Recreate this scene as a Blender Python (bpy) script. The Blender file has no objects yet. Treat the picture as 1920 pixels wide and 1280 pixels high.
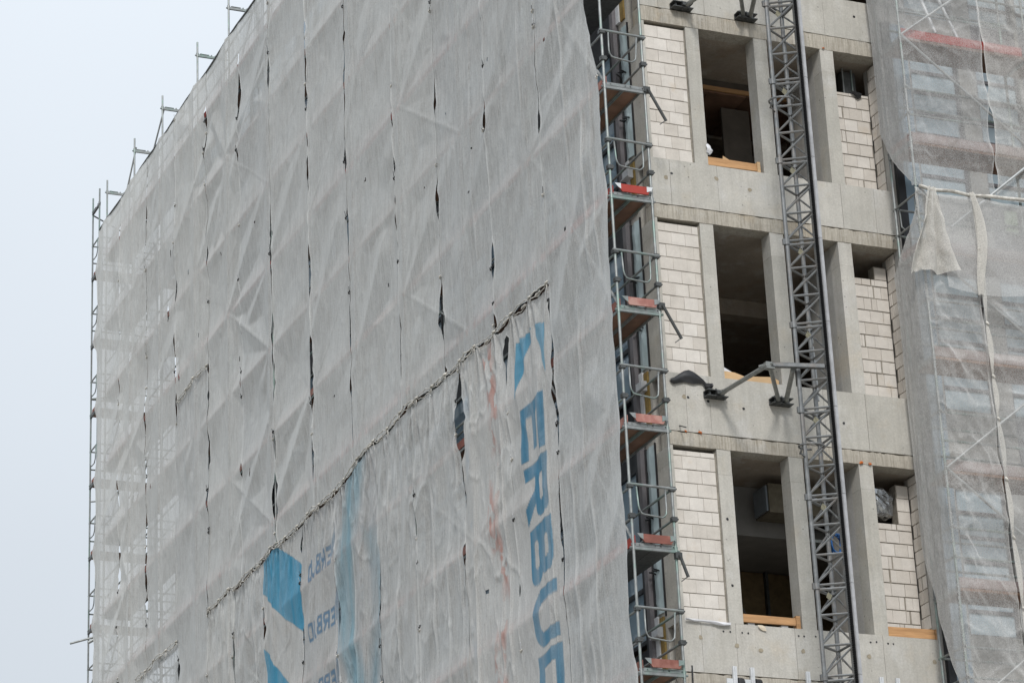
import bpy, math, random
import numpy as np
from mathutils import Vector, Matrix
random.seed(7); RNG = np.random.default_rng(7)
scene = bpy.context.scene
COL = scene.collection
rad = math.radians

# ------------------------------------------------------------------ camera
CAM = Vector((-19.92, -39.24, 1.7))
yaw, pit, rol = rad(23.72), rad(22.04), rad(-2.72)
fw = Vector((math.sin(yaw)*math.cos(pit), math.cos(yaw)*math.cos(pit), math.sin(pit)))
rt = Vector((math.cos(yaw), -math.sin(yaw), 0)); up = rt.cross(fw)
r2 = math.cos(rol)*rt + math.sin(rol)*up; u2 = -math.sin(rol)*rt + math.cos(rol)*up
cd = bpy.data.cameras.new('camera'); cam = bpy.data.objects.new('camera', cd); COL.objects.link(cam)
cd.sensor_width = 36.0; cd.lens = 5450/1920*36.0; cd.clip_start = 0.5; cd.clip_end = 4000
M = Matrix((r2, u2, -fw)).transposed().to_4x4(); M.translation = CAM
cam.matrix_world = M; scene.camera = cam

# ------------------------------------------------------------------ sky, sun, exposure
SUN_EL, SUN_AZ = 42.0, 200.0        # azimuth of the sun as seen from the building, clockwise from +Y
w = bpy.data.worlds.new('World'); scene.world = w; w.use_nodes = True
nt = w.node_tree; nt.nodes.clear()
def N(t, kind, **kw):
    n = t.nodes.new(kind)
    for k, v in kw.items(): setattr(n, k, v)
    return n
sky = N(nt, 'ShaderNodeTexSky', sky_type='NISHITA', sun_disc=False)
sky.sun_elevation = rad(SUN_EL); sky.sun_rotation = rad(SUN_AZ); sky.dust_density = 3.0; sky.air_density = 1.0
tc = N(nt, 'ShaderNodeTexCoord'); sp = N(nt, 'ShaderNodeSeparateXYZ')
nt.links.new(tc.outputs['Generated'], sp.inputs[0])
cr = N(nt, 'ShaderNodeMapRange'); cr.inputs[1].default_value = 0.0; cr.inputs[2].default_value = 1.0
cr.inputs[3].default_value = 0.345; cr.inputs[4].default_value = 0.835     # overcast: zenith brighter than horizon
nt.links.new(sp.outputs[2], cr.inputs[0])
nz = N(nt, 'ShaderNodeTexNoise'); nz.inputs['Scale'].default_value = 2.6; nz.inputs['Detail'].default_value = 3
nt.links.new(tc.outputs['Generated'], nz.inputs['Vector'])
nm = N(nt, 'ShaderNodeMapRange'); nm.inputs[3].default_value = 9.2; nm.inputs[4].default_value = 10.8
nt.links.new(nz.outputs['Fac'], nm.inputs[0])
mu = N(nt, 'ShaderNodeMath', operation='MULTIPLY'); nt.links.new(cr.outputs[0], mu.inputs[0]); nt.links.new(nm.outputs[0], mu.inputs[1])
cl = N(nt, 'ShaderNodeMix', data_type='RGBA', blend_type='MULTIPLY'); cl.inputs['Factor'].default_value = 1.0
cl.inputs['A'].default_value = (0.918, 0.99, 1.068, 1); nt.links.new(mu.outputs[0], cl.inputs['B'])
mx = N(nt, 'ShaderNodeMix', data_type='RGBA'); mx.inputs['Factor'].default_value = 0.95
nt.links.new(sky.outputs[0], mx.inputs['A']); nt.links.new(cl.outputs['Result'], mx.inputs['B'])
bg = N(nt, 'ShaderNodeBackground'); bg.inputs['Strength'].default_value = 0.1
nt.links.new(mx.outputs['Result'], bg.inputs['Color'])
wo = N(nt, 'ShaderNodeOutputWorld'); nt.links.new(bg.outputs[0], wo.inputs['Surface'])

sl = bpy.data.lights.new('sun', 'SUN'); sl.energy = 1.5; sl.angle = rad(13); sl.color = (1.0, 0.965, 0.92)
so = bpy.data.objects.new('sun', sl); COL.objects.link(so)
sd = Vector((math.sin(rad(SUN_AZ))*math.cos(rad(SUN_EL)), math.cos(rad(SUN_AZ))*math.cos(rad(SUN_EL)), math.sin(rad(SUN_EL))))
so.rotation_euler = sd.to_track_quat('Z', 'Y').to_euler(); so.location = sd*80
vs = scene.view_settings
vs.view_transform = 'Standard'; vs.look = 'None'; vs.gamma = 1.0; vs.use_curve_mapping = False
vs.exposure = 0.66
cy = scene.cycles
cy.max_bounces = 8; cy.diffuse_bounces = 4; cy.glossy_bounces = 3; cy.transmission_bounces = 5
cy.transparent_max_bounces = 14; cy.use_denoising = True; cy.sample_clamp_indirect = 6

# ------------------------------------------------------------------ materials
def mat(name): 
    m = bpy.data.materials.new(name); m.use_nodes = True
    t = m.node_tree; t.nodes.clear()
    o = N(t, 'ShaderNodeOutputMaterial'); return m, t, o
def coords(t, scale=(1, 1, 1), kind='Object'):
    c = N(t, 'ShaderNodeTexCoord') if kind == 'Object' else N(t, 'ShaderNodeNewGeometry')
    mp = N(t, 'ShaderNodeMapping'); mp.inputs['Scale'].default_value = scale
    t.links.new(c.outputs['Object' if kind == 'Object' else 'Position'], mp.inputs['Vector'])
    return mp.outputs[0]
def noise(t, vec, scale, detail=4, rough=.6):
    n = N(t, 'ShaderNodeTexNoise'); n.inputs['Scale'].default_value = scale
    n.inputs['Detail'].default_value = detail; n.inputs['Roughness'].default_value = rough
    t.links.new(vec, n.inputs['Vector']); return n.outputs['Fac']
def ramp(t, fac, stops):
    r = N(t, 'ShaderNodeValToRGB'); e = r.color_ramp.elements
    while len(e) < len(stops): e.new(.5)
    for el, (p, c) in zip(e, stops):
        el.position = p; el.color = (*c, 1) if len(c) == 3 else c
    t.links.new(fac, r.inputs[0]); return r.outputs[0]
def mixc(t, a, b, fac, mode='MIX'):
    m = N(t, 'ShaderNodeMix', data_type='RGBA', blend_type=mode)
    for s, v in (('A', a), ('B', b), ('Factor', fac)):
        if isinstance(v, (tuple, list)): m.inputs[s].default_value = (*v, 1) if len(v) == 3 else v
        elif isinstance(v, (int, float)): m.inputs[s].default_value = v
        else: t.links.new(v, m.inputs[s])
    return m.outputs['Result']
def bump(t, h, strength, dist=.01):
    b = N(t, 'ShaderNodeBump'); b.inputs['Strength'].default_value = strength; b.inputs['Distance'].default_value = dist
    t.links.new(h, b.inputs['Height']); return b.outputs[0]
def g(v): return (v, v, v)

def concrete(name, base, dark, streak=0.0, warm=(.5, .38, .22), warmf=.25, pores=True, spread=.5):
    m, t, o = mat(name); p = coords(t, kind='pos')
    big = noise(t, p, .55, 5, .62); mid = noise(t, p, 3.0, 5, .65); fine = noise(t, p, 30, 4, .7)
    c = mixc(t, dark, base, ramp(t, big, [(.35-.1*spread, g(.25)), (.62, g(1))]))
    c = mixc(t, c, tuple(x*.80 for x in base), ramp(t, mid, [(.42, g(.55)), (.62, g(0))]))
    c = mixc(t, c, warm, ramp(t, noise(t, p, 1.3, 4), [(.56, g(0)), (.75, g(warmf))]))
    c = mixc(t, c, (.60, .60, .59), ramp(t, noise(t, coords(t, (1.7, 1.7, 1.2), 'pos'), 1.0, 6, .75), [(.52, g(0)), (.68, g(.45))]))
    c = mixc(t, c, (.25, .235, .20), ramp(t, noise(t, coords(t, (3.5, 3.5, .5), 'pos'), 1.0, 6, .75), [(.54, g(0)), (.74, g(.42))]))
    f2 = ramp(t, fine, [(.3, g(.86)), (.7, g(1.08))])
    c = mixc(t, c, f2, 1.0, 'MULTIPLY')
    # faint vertical board and run-off marks
    vs_ = coords(t, (9, 9, .35), 'pos'); vn = noise(t, vs_, 1.0, 3, .6)
    c = mixc(t, c, ramp(t, vn, [(.3, g(.86)), (.55, g(1.02))]), .55, 'MULTIPLY')
    oi = N(t, 'ShaderNodeObjectInfo'); c = mixc(t, c, ramp(t, oi.outputs['Random'], [(0, (.93, .93, .925)), (1, (1.03, 1.03, 1.04))]), 1.0, 'MULTIPLY')
    hh = fine
    if pores:
        v = N(t, 'ShaderNodeTexVoronoi'); v.inputs['Scale'].default_value = 6.5; t.links.new(p, v.inputs['Vector'])
        pm = ramp(t, v.outputs['Distance'], [(.06, g(.35)), (.12, g(1))])
        gate = ramp(t, noise(t, p, 1.1, 3), [(.46, g(0)), (.6, g(1))])
        c = mixc(t, c, mixc(t, g(1.0), pm, gate), .85, 'MULTIPLY')
    if streak:
        s = coords(t, (34, 34, 1.6), 'pos'); sn = noise(t, s, 1.0, 5, .75)
        c = mixc(t, c, ramp(t, sn, [(.38, (.30, .27, .22)), (.56, g(1.0))]), streak, 'MULTIPLY')
    b = N(t, 'ShaderNodeBsdfPrincipled'); b.inputs['Roughness'].default_value = .92
    b.inputs['Specular IOR Level'].default_value = .25
    t.links.new(c, b.inputs['Base Color']); t.links.new(bump(t, hh, .35, .006), b.inputs['Normal'])
    t.links.new(b.outputs[0], o.inputs[0]); return m
def simple(name, base, rough=.6, metal=0.0, var=.25, scale=6, bumps=.15, spec=.4, alt=None, altf=.3, tile=(1, 1, 1), rand=0.0, alt_scale=2.5):
    m, t, o = mat(name); p = coords(t, tile, 'pos'); n = noise(t, p, scale, 5, .65)
    c = mixc(t, base, ramp(t, n, [(.25, g(1-var)), (.75, g(1+var*.6))]), 1.0, 'MULTIPLY')
    if alt: c = mixc(t, c, alt, ramp(t, noise(t, p, alt_scale, 5, .7), [(.5, g(0)), (.62, g(altf))]))
    if rand:
        oi = N(t, 'ShaderNodeObjectInfo')
        c = mixc(t, c, ramp(t, oi.outputs['Random'], [(0, g(1-rand)), (1, g(1+rand*.5))]), 1.0, 'MULTIPLY')
    b = N(t, 'ShaderNodeBsdfPrincipled'); b.inputs['Roughness'].default_value = rough; b.inputs['Metallic'].default_value = metal
    b.inputs['Specular IOR Level'].default_value = spec
    t.links.new(c, b.inputs['Base Color'])
    if bumps: t.links.new(bump(t, noise(t, p, scale*4, 3), bumps, .004), b.inputs['Normal'])
    t.links.new(b.outputs[0], o.inputs[0]); return m

CONC = concrete('concrete', (.52, .503, .458), (.44, .428, .392))
CONC_EDGE = concrete('slab_edge_concrete', (.50, .465, .40), (.41, .38, .33), streak=.42, warm=(.42, .31, .17), warmf=.5)
CONC_JAMB = concrete('jamb_concrete', (.46, .452, .43), (.40, .393, .375), pores=False)
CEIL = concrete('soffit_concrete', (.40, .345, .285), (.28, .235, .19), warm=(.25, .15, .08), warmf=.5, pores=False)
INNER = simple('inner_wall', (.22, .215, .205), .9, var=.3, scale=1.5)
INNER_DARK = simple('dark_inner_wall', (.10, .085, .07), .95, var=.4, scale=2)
WOOLBROWN = simple('wool_board', (.16, .115, .06), .95, var=.5, scale=5)
MORTAR = simple('mortar', (.28, .255, .215), .95, var=.45, scale=14, bumps=.6)
GALV = simple('galvanised_steel', (.27, .285, .285), .5, .55, var=.35, scale=9, alt=(.20, .31, .27), altf=.6)
GALV_LIGHT = simple('bright_galvanised_steel', (.44, .455, .455), .45, .6, var=.25, scale=7)
GALV_DARK = simple('weathered_steel', (.095, .10, .10), .5, .6, var=.4, scale=9)
MAST = simple('mast_steel', (.20, .208, .212), .45, .55, var=.35, scale=8, alt=(.25, .2, .16), altf=.3, alt_scale=5)
RACKM = simple('rack_steel', (.022, .022, .023), .55, .6, var=.3)
BLACK = simple('black_plastic', (.018, .018, .02), .35, var=.4, scale=4, spec=.6)
PLYDECK = simple('plywood_deck', (.23, .132, .09), .75, var=.4, scale=3, tile=(1, 1, 1), rand=.35, alt=(.16, .1, .06), altf=.6)
PERF = simple('steel_deck', (.10, .105, .105), .6, .5, var=.4, scale=18)
WOOD = simple('pine_timber', (.50, .285, .135), .75, var=.30, scale=3, tile=(.7, 6, 9), rand=.15, alt=(.30, .16, .07), altf=.4)
PLY = simple('plywood', (.56, .38, .21), .7, var=.25, scale=2, tile=(1, 4, 4))
RED = simple('red_toe_board', (.36, .042, .030), .6, var=.25, scale=5, alt=(.2, .03, .02), altf=.5)
REDFADE = simple('faded_red_board', (.36, .16, .135), .75, var=.3, scale=5, alt=(.42, .27, .23), altf=.7)
PINKGREY = simple('weathered_pink_board', (.31, .245, .235), .8, var=.35, scale=4, alt=(.26, .22, .2), altf=.7)
REDBROWN = simple('brown_red_board', (.23, .085, .065), .7, var=.35, scale=5, alt=(.3, .16, .13), altf=.5)
WHITEMET = simple('white_metal', (.66, .68, .70), .4, .2, var=.2, scale=8)
WHITEPL = simple('white_plastic', (.72, .73, .76), .5, var=.2, scale=5)
FOAM = simple('grey_foam', (.50, .50, .505), .8, var=.25, scale=9)
YELLOW = simple('mineral_wool', (.27, .19, .065), .95, var=.4, scale=12, alt=(.2, .11, .03), altf=.4)
MEMB = simple('pale_blue_membrane', (.42, .515, .54), .45, var=.25, scale=3, tile=(4, 4, .6), alt=(.3, .36, .38), altf=.4)
FRAME = simple('anthracite_frame', (.030, .032, .036), .4, .2, var=.25, scale=4)
MAUVE = simple('grey_mullion', (.20, .19, .20), .45, .4, var=.2, scale=4)
ORANGE = simple('orange_foam', (.55, .15, .03), .8, var=.4, scale=9)
BLUE = simple('blue_hose', (.02, .12, .36), .5, var=.2)
CLEARB = simple('clear_wrap', (.45, .46, .47), .12, .9, var=.5, scale=7, bumps=1.0)
FOIL = simple('silver_foil', (.80, .80, .80), .16, 1.0, var=.25, scale=7, bumps=.9)
TAG = simple('pale_tag', (.55, .52, .38), .6, var=.2)
LACE = simple('cream_lacing', (.60, .58, .535), .9, var=.45, scale=9, alt=(.20, .185, .16), altf=.6, alt_scale=7)
PALEWIN = simple('film_covered_pane', (.47, .575, .64), .3, var=.12, scale=2, spec=.6)
GREEN = simple('green_sheet', (.36, .46, .33), .6, var=.2)
GROUND = simple('ground_soil', (.33, .31, .275), .95, var=.3, scale=.4)
def block_mat():
    m, t, o = mat('aerated_block'); p = coords(t, kind='pos')
    oi = N(t, 'ShaderNodeObjectInfo')
    c = mixc(t, (.575, .535, .485), (.675, .64, .595), ramp(t, oi.outputs['Random'], [(0, g(0)), (1, g(1))]))
    c = mixc(t, c, ramp(t, noise(t, p, 5, 5, .7), [(.3, g(.88)), (.65, g(1.03))]), 1.0, 'MULTIPLY')
    c = mixc(t, c, (.50, .36, .20), ramp(t, noise(t, p, 2.1, 4), [(.62, g(0)), (.8, g(.45))]))
    h = noise(t, p, 55, 3, .7); c = mixc(t, c, ramp(t, h, [(.3, g(.93)), (.6, g(1.02))]), 1.0, 'MULTIPLY')
    b = N(t, 'ShaderNodeBsdfPrincipled'); b.inputs['Roughness'].default_value = .95; b.inputs['Specular IOR Level'].default_value = .2
    t.links.new(c, b.inputs['Base Color']); t.links.new(bump(t, h, .3, .004), b.inputs['Normal'])
    t.links.new(b.outputs[0], o.inputs[0]); return m
BLOCK = block_mat()
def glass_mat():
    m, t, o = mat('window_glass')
    b = N(t, 'ShaderNodeBsdfPrincipled'); b.inputs['Base Color'].default_value = (.24, .33, .41, 1)  # bright blue base paints the sky's reflection into the panes
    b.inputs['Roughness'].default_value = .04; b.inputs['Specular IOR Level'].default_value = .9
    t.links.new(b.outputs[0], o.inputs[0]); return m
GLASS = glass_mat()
def net_mat(name, col, tau, weave, crump, transl=.30, dirty=(.50, .49, .465), bare=False):
    """Woven debris netting: the share of thread seen grows with the slant of the cloth."""
    m, t, o = mat(name); p = coords(t, kind='pos')
    ge = N(t, 'ShaderNodeNewGeometry')
    d = N(t, 'ShaderNodeVectorMath', operation='DOT_PRODUCT')
    t.links.new(ge.outputs['Normal'], d.inputs[0]); t.links.new(ge.outputs['Incoming'], d.inputs[1])
    ab = N(t, 'ShaderNodeMath', operation='ABSOLUTE'); t.links.new(d.outputs['Value'], ab.inputs[0])
    ma = N(t, 'ShaderNodeMath', operation='MAXIMUM'); ma.inputs[1].default_value = .16; t.links.new(ab.outputs[0], ma.inputs[0])
    wv = noise(t, coords(t, weave, 'pos'), 1.0, 2, .5)
    pa = noise(t, p, .9, 4, .6)
    def mul(a, b):
        n = N(t, 'ShaderNodeMath', operation='MULTIPLY')
        for i, v in enumerate((a, b)):
            if isinstance(v, (int, float)): n.inputs[i].default_value = v
            else: t.links.new(v, n.inputs[i])
        return n.outputs[0]
    def mr(v, a, b):
        n = N(t, 'ShaderNodeMapRange'); n.inputs[1].default_value = .25; n.inputs[2].default_value = .75
        n.inputs[3].default_value = a; n.inputs[4].default_value = b; t.links.new(v, n.inputs[0]); return n.outputs[0]
    oi = N(t, 'ShaderNodeObjectInfo'); fw_ = noise(t, coords(t, (50, 50, 42), 'pos'), 1.0, 2, .5)
    rv = N(t, 'ShaderNodeMapRange'); rv.inputs[3].default_value = .88; rv.inputs[4].default_value = 1.12; t.links.new(oi.outputs['Random'], rv.inputs[0])
    ta = mul(mul(mul(mul(mr(wv, .78, 1.22), mr(pa, .82, 1.18)), mr(fw_, .74, 1.26)), rv.outputs[0]), tau)
    at = N(t, 'ShaderNodeAttribute', attribute_name='dense') if not bare else N(t, 'ShaderNodeValue')
    ad = N(t, 'ShaderNodeMath', operation='ADD'); t.links.new(ta, ad.inputs[0]); t.links.new(at.outputs[2 if not bare else 0], ad.inputs[1])
    dv = N(t, 'ShaderNodeMath', operation='DIVIDE'); t.links.new(ad.outputs[0], dv.inputs[0]); t.links.new(ma.outputs[0], dv.inputs[1])
    ex = N(t, 'ShaderNodeMath', operation='POWER'); ex.inputs[0].default_value = math.exp(-1); t.links.new(dv.outputs[0], ex.inputs[1])
    pr = N(t, 'ShaderNodeAttribute', attribute_name='print')
    c = mixc(t, col, dirty, ramp(t, noise(t, coords(t, (1, 1, .5), 'pos'), 1.6, 5, .65), [(.48, g(0)), (.72, g(.35))]))
    c = mixc(t, c, ramp(t, wv, [(.25, g(.93)), (.75, g(1.05))]), 1.0, 'MULTIPLY')
    c = mixc(t, c, ramp(t, fw_, [(.3, g(.90)), (.7, g(1.06))]), 1.0, 'MULTIPLY')
    c = mixc(t, c, ramp(t, noise(t, coords(t, (1, 5, .22), 'pos'), 1.0, 4, .7), [(.3, (.86, .855, .845)), (.5, g(1.0))]), .5, 'MULTIPLY')
    c = mixc(t, c, ramp(t, oi.outputs['Random'], [(0, (.95, .955, .96)), (1, (1.03, 1.02, 1.0))]), 1.0, 'MULTIPLY')
    if not bare: c = mixc(t, c, pr.outputs['Color'], pr.outputs['Alpha'])
    di = N(t, 'ShaderNodeBsdfDiffuse'); tr = N(t, 'ShaderNodeBsdfTranslucent')
    t.links.new(c, di.inputs[0]); t.links.new(c, tr.inputs[0])
    bn = bump(t, noise(t, coords(t, crump, 'pos'), 1.0, 5, .62), .75 if tau < .6 else .5, .03)
    t.links.new(bn, di.inputs['Normal']); t.links.new(bn, tr.inputs['Normal'])
    s1 = N(t, 'ShaderNodeMixShader'); s1.inputs[0].default_value = transl
    t.links.new(di.outputs[0], s1.inputs[1]); t.links.new(tr.outputs[0], s1.inputs[2])
    tp = N(t, 'ShaderNodeBsdfTransparent'); s2 = N(t, 'ShaderNodeMixShader')
    t.links.new(ex.outputs[0], s2.inputs[0]); t.links.new(s1.outputs[0], s2.inputs[1]); t.links.new(tp.outputs[0], s2.inputs[2])
    t.links.new(s2.outputs[0], o.inputs[0]); return m
NET = net_mat('debris_netting', (.69, .70, .695), .68, (1, 34, 1.6), (5, 5, 1.6))
NET_PRINT = net_mat('printed_netting', (.655, .66, .655), .76, (1, 34, 1.6), (6, 6, 2.0))
NET_SHEER = net_mat('sheer_netting', (.73, .73, .725), .37, (60, 60, 60), (7, 7, 6), transl=.25)
NET_CLOTH = net_mat('thick_netting', (.66, .645, .61), .95, (60, 60, 60), (7, 7, 6), transl=.2, bare=True)

# ------------------------------------------------------------------ object helpers
W = {}
def link(o, parent=None, loc=(0, 0, 0)):
    COL.objects.link(o); loc = Vector(loc)
    if parent is not None:
        o.parent = parent; o.location = loc - W[parent.name]
    else: o.location = loc
    W[o.name] = loc; return o
def thing(name, label, cat, loc, group=None):
    o = bpy.data.objects.new(name, None); link(o, None, loc); o.empty_display_size = .2
    return tag(o, label, cat, group)
def tag(o, label=None, cat=None, group=None, kind=None):
    if label: o['label'] = label
    if cat: o['category'] = cat
    if group: o['group'] = group
    if kind: o['kind'] = kind
    return o
def inst(src, name, parent, loc, rot=None):
    o = bpy.data.objects.new(name, src.data if hasattr(src, 'data') else src)
    link(o, parent, loc)
    if rot is not None: o.rotation_euler = rot
    return o
class MB:
    def __init__(s): s.v = []; s.f = []; s.m = []
    def add(s, vs_, fs, mi=0):
        b = len(s.v); s.v += [tuple(x) for x in vs_]; s.f += [tuple(b+i for i in f) for f in fs]; s.m += [mi]*len(fs); return s
    def box(s, x0, x1, y0, y1, z0, z1, mi=0, j=0.0):
        r = (lambda: random.uniform(-j, j)) if j else (lambda: 0.0)
        vs_ = [(x+r(), y+r(), z+r()) for z in (z0, z1) for x, y in ((x0, y0), (x1, y0), (x1, y1), (x0, y1))]
        return s.add(vs_, [(0, 3, 2, 1), (4, 5, 6, 7), (0, 1, 5, 4), (1, 2, 6, 5), (2, 3, 7, 6), (3, 0, 4, 7)], mi)
    def bevel_box(s, x0, x1, y0, y1, z0, z1, b=.006, j=0.0):
        """Box whose front (-Y) face has chamfered edges; back left open to the mortar."""
        r = lambda: random.uniform(-j, j)
        o_ = [(x0, z0), (x1, z0), (x1, z1), (x0, z1)]; i_ = [(x0+b, z0+b), (x1-b, z0+b), (x1-b, z1-b), (x0+b, z1-b)]
        vs_ = [(x, y1, z) for x, z in o_]+[(x+r(), y0+b, z+r()) for x, z in o_]+[(x+r(), y0, z+r()) for x, z in i_]
        fs = [(8, 9, 10, 11)]+[(4+k, 4+(k+1) % 4, 8+(k+1) % 4, 8+k) for k in range(4)]+[(k, (k+1) % 4, 4+(k+1) % 4, 4+k) for k in range(4)]
        return s.add(vs_, fs)
    def tube(s, p0, p1, r, n=8, mi=0, r1=None):
        return s.path([p0, p1], r, n, mi, r1)
    def path(s, pts, r, n=8, mi=0, r1=None, closed=False):
        pts = [Vector(p) for p in pts]; b = len(s.v); k = len(pts)
        for i, p in enumerate(pts):
            if closed: d = pts[(i+1) % k]-pts[i-1]
            else: d = pts[min(i+1, k-1)]-pts[max(i-1, 0)]
            d.normalize(); a = d.orthogonal() if abs(d.z) > .9 else d.cross(Vector((0, 0, 1)))
            if abs(d.z) > .9: a = Vector((1, 0, 0)) - d*d.x
            a.normalize(); c = d.cross(a)
            rr = r if r1 is None else r+(r1-r)*i/max(1, k-1)
            for q in range(n):
                t = 2*math.pi*q/n; s.v.append(tuple(p+(a*math.cos(t)+c*math.sin(t))*rr))
        for i in range(k if closed else k-1):
            i2 = (i+1) % k
            for q in range(n):
                s.f.append((b+i*n+q, b+i*n+(q+1) % n, b+i2*n+(q+1) % n, b+i2*n+q)); s.m.append(mi)
        if not closed:
            s.f.append(tuple(b+q for q in range(n))[::-1]); s.f.append(tuple(b+(k-1)*n+q for q in range(n))); s.m += [mi, mi]
        return s
    def prism(s, poly, axis, a0, a1, mi=0):
        """poly: 2-D outline in the other two axes (in XYZ order)."""
        def P(u, v, a): return {'x': (a, u, v), 'y': (u, a, v), 'z': (u, v, a)}[axis]
        n = len(poly); vs_ = [P(u, v, a0) for u, v in poly]+[P(u, v, a1) for u, v in poly]
        fs = [tuple(range(n))[::-1], tuple(range(n, 2*n))]+[(i, (i+1) % n, n+(i+1) % n, n+i) for i in range(n)]
        return s.add(vs_, fs, mi)
    def mesh(s, name, mats, smooth=False):
        me = bpy.data.meshes.new(name); me.from_pydata(s.v, [], s.f)
        for m in (mats if isinstance(mats, (list, tuple)) else [mats]): me.materials.append(m)
        if any(s.m): me.polygons.foreach_set('material_index', s.m)
        if smooth: me.polygons.foreach_set('use_smooth', [True]*len(s.f))
        me.update(); return me
    def build(s, name, mats, parent=None, smooth=False):
        """Part with world coordinates baked in; its origin is moved to its own centre."""
        a = np.array(s.v); c = (a.min(0)+a.max(0))/2; s.v = [tuple(x) for x in (a-c)]
        o = bpy.data.objects.new(name, s.mesh(name, mats, smooth)); return link(o, parent, c)

# value noise for the cloth
_lat = RNG.random((256, 256))
def vnoise(u, v, seed=0):
    u = np.asarray(u)+seed*17.13; v = np.asarray(v)+seed*9.71
    i = np.floor(u).astype(int); j = np.floor(v).astype(int); a = u-i; b = v-j
    a = a*a*(3-2*a); b = b*b*(3-2*b)
    L = lambda x, y: _lat[x % 256, y % 256]
    return (L(i, j)*(1-a)*(1-b)+L(i+1, j)*a*(1-b)+L(i, j+1)*(1-a)*b+L(i+1, j+1)*a*b)*2-1
def fbm(u, v, seed=0, oct=3):
    r = 0; amp = 1
    for k in range(oct): r = r+amp*vnoise(u*2**k, v*2**k, seed+k*3); amp *= .5
    return r

# ------------------------------------------------------------------ ground
gm = MB(); gm.add([(-1500, -1500, 0), (1500, -1500, 0), (1500, 1500, 0), (-1500, 1500, 0)], [(0, 1, 2, 3)])
tag(gm.build('ground', GROUND), kind='structure')

# ------------------------------------------------------------------ the concrete building
B = thing('unfinished_building', 'unfinished concrete high-rise with empty window openings and pale block infill walls', 'building', (0, 0, 0))
STO = [(26.36, 29.02), (22.70, 25.29), (18.84, 21.60), (14.66, 17.585), (10.85, 13.55)]   # sill, lintel of each storey
BAND = [29.30, 25.58, 21.86, 17.83, 13.82]                                                # top of the slab edge over each storey
XR = 12.0; YB = 27.6; ROOF = 34.9
def rough_band(x0, x1, y, z0, z1, th):
    """slab edge whose upper arris is ragged (poured against the wall above)."""
    b = MB(); n = int((x1-x0)/.035); xs = np.linspace(x0, x1, n+1)
    top = z1-.008-.016*np.abs(fbm(xs*7, xs*0+z1, 3))
    bot = z0+.004*fbm(xs*9, xs*0+z0, 5)
    vs_ = []; 
    for i, x in enumerate(xs):
        yj = y+.006*vnoise(x*6, z1)
        vs_ += [(x, yj, bot[i]), (x, yj-.004, (z0+z1)/2), (x, yj, top[i]), (x, y+th, z1-.004), (x, y+th, z0)]
    fs = []
    for i in range(n):
        a = i*5; c = a+5
        fs += [(a+k, c+k, c+(k+1) % 5, a+(k+1) % 5) for k in range(5)]
    fs += [(0, 1, 2, 3, 4), tuple(n*5+k for k in range(5))[::-1]]
    b.add(vs_, fs); return b
splits = {0: [.35, 1.24, 2.75, 3.6], 1: [.35, 1.24, 3.61, 4.26], 2: [.35, .78, 2.9, 3.7], 3: [.33, .94, 2.0, 3.6], 4: [.9, 2.2, 3.6]}
for k, (sill, lin) in enumerate(STO):
    # lintel band, slab, ceiling
    rough_band(0, 4.66, -.004, lin, BAND[k], .30).build('slab_edge', CONC_EDGE, B)
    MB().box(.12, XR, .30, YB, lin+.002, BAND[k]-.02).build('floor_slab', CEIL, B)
    # columns
    xs = [(0.0, .055), (.84, 1.09), (2.15, 2.41), (3.46, 3.72)]
    for i, (a, b_) in enumerate(xs):
        zj = lin-.43 if i else lin-.30
        d = .50 if i == 0 else .30
        MB().box(a, b_, 0.0, d, sill, zj-.003).build('column', CONC, B)
        MB().box(a, b_, .004, d, zj+.001, lin-.002).build('column_head', CONC, B)
    # upstand wall under the sills, poured in panels
    ed = [0.0]+splits[k]+[4.66]
    zb = BAND[k+1] if k+1 < len(BAND) else sill-1.0
    for a, b_ in zip(ed, ed[1:]):
        y = random.uniform(-.003, .003)
        MB().box(a+.003, b_-.003, y, .30, zb+.004, sill).build('upstand_panel', CONC, B)
    MB().box(.0, 4.66, .012, .29, zb+.002, sill-.01).build('joint_filler', MORTAR, B)
# lower and upper closing walls, side wall, roof, rear
MB().box(0, 4.66, 0, .3, 0, 9.80).build('wall', CONC, B)
MB().box(0, 4.66, 0, .3, 29.305, 30.2).build('wall', CONC, B)
MB().box(0, 4.66, 0, .3, 30.21, ROOF).build('wall', CONC, B)
MB().box(0, XR+.3, .3, YB, ROOF, ROOF+.25).build('roof_slab', CONC, B)
MB().box(XR, XR+.3, 0, YB, 0, ROOF).build('wall', CONC, B)
MB().box(0.3, XR, YB-.3, YB, 0, ROOF).build('wall', CONC, B)
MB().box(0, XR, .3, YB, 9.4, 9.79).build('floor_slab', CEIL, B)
# inner partitions seen through the openings
for k, (sill, lin) in enumerate(STO[:4]):
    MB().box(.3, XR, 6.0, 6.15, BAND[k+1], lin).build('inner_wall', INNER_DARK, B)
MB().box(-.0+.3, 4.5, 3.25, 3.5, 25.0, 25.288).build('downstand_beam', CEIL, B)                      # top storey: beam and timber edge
MB().box(.6, 4.4, 1.60, 1.64, 25.06, 25.14).build('shutter_board', WOOD, B)
for q in range(5): MB().box(.6+q*.75, 1.34+q*.75, 1.645, 3.2, 25.03, 25.055).build('shutter_panel', PLYDECK, B)
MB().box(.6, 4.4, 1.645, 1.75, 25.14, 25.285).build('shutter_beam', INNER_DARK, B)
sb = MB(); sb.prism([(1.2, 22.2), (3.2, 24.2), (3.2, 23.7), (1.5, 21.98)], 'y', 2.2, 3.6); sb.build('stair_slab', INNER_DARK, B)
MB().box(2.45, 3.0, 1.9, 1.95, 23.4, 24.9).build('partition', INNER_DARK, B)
MB().box(-.0+.3, 4.5, 2.8, 3.1, 21.3, 21.598).build('downstand_beam', CEIL, B)
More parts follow.
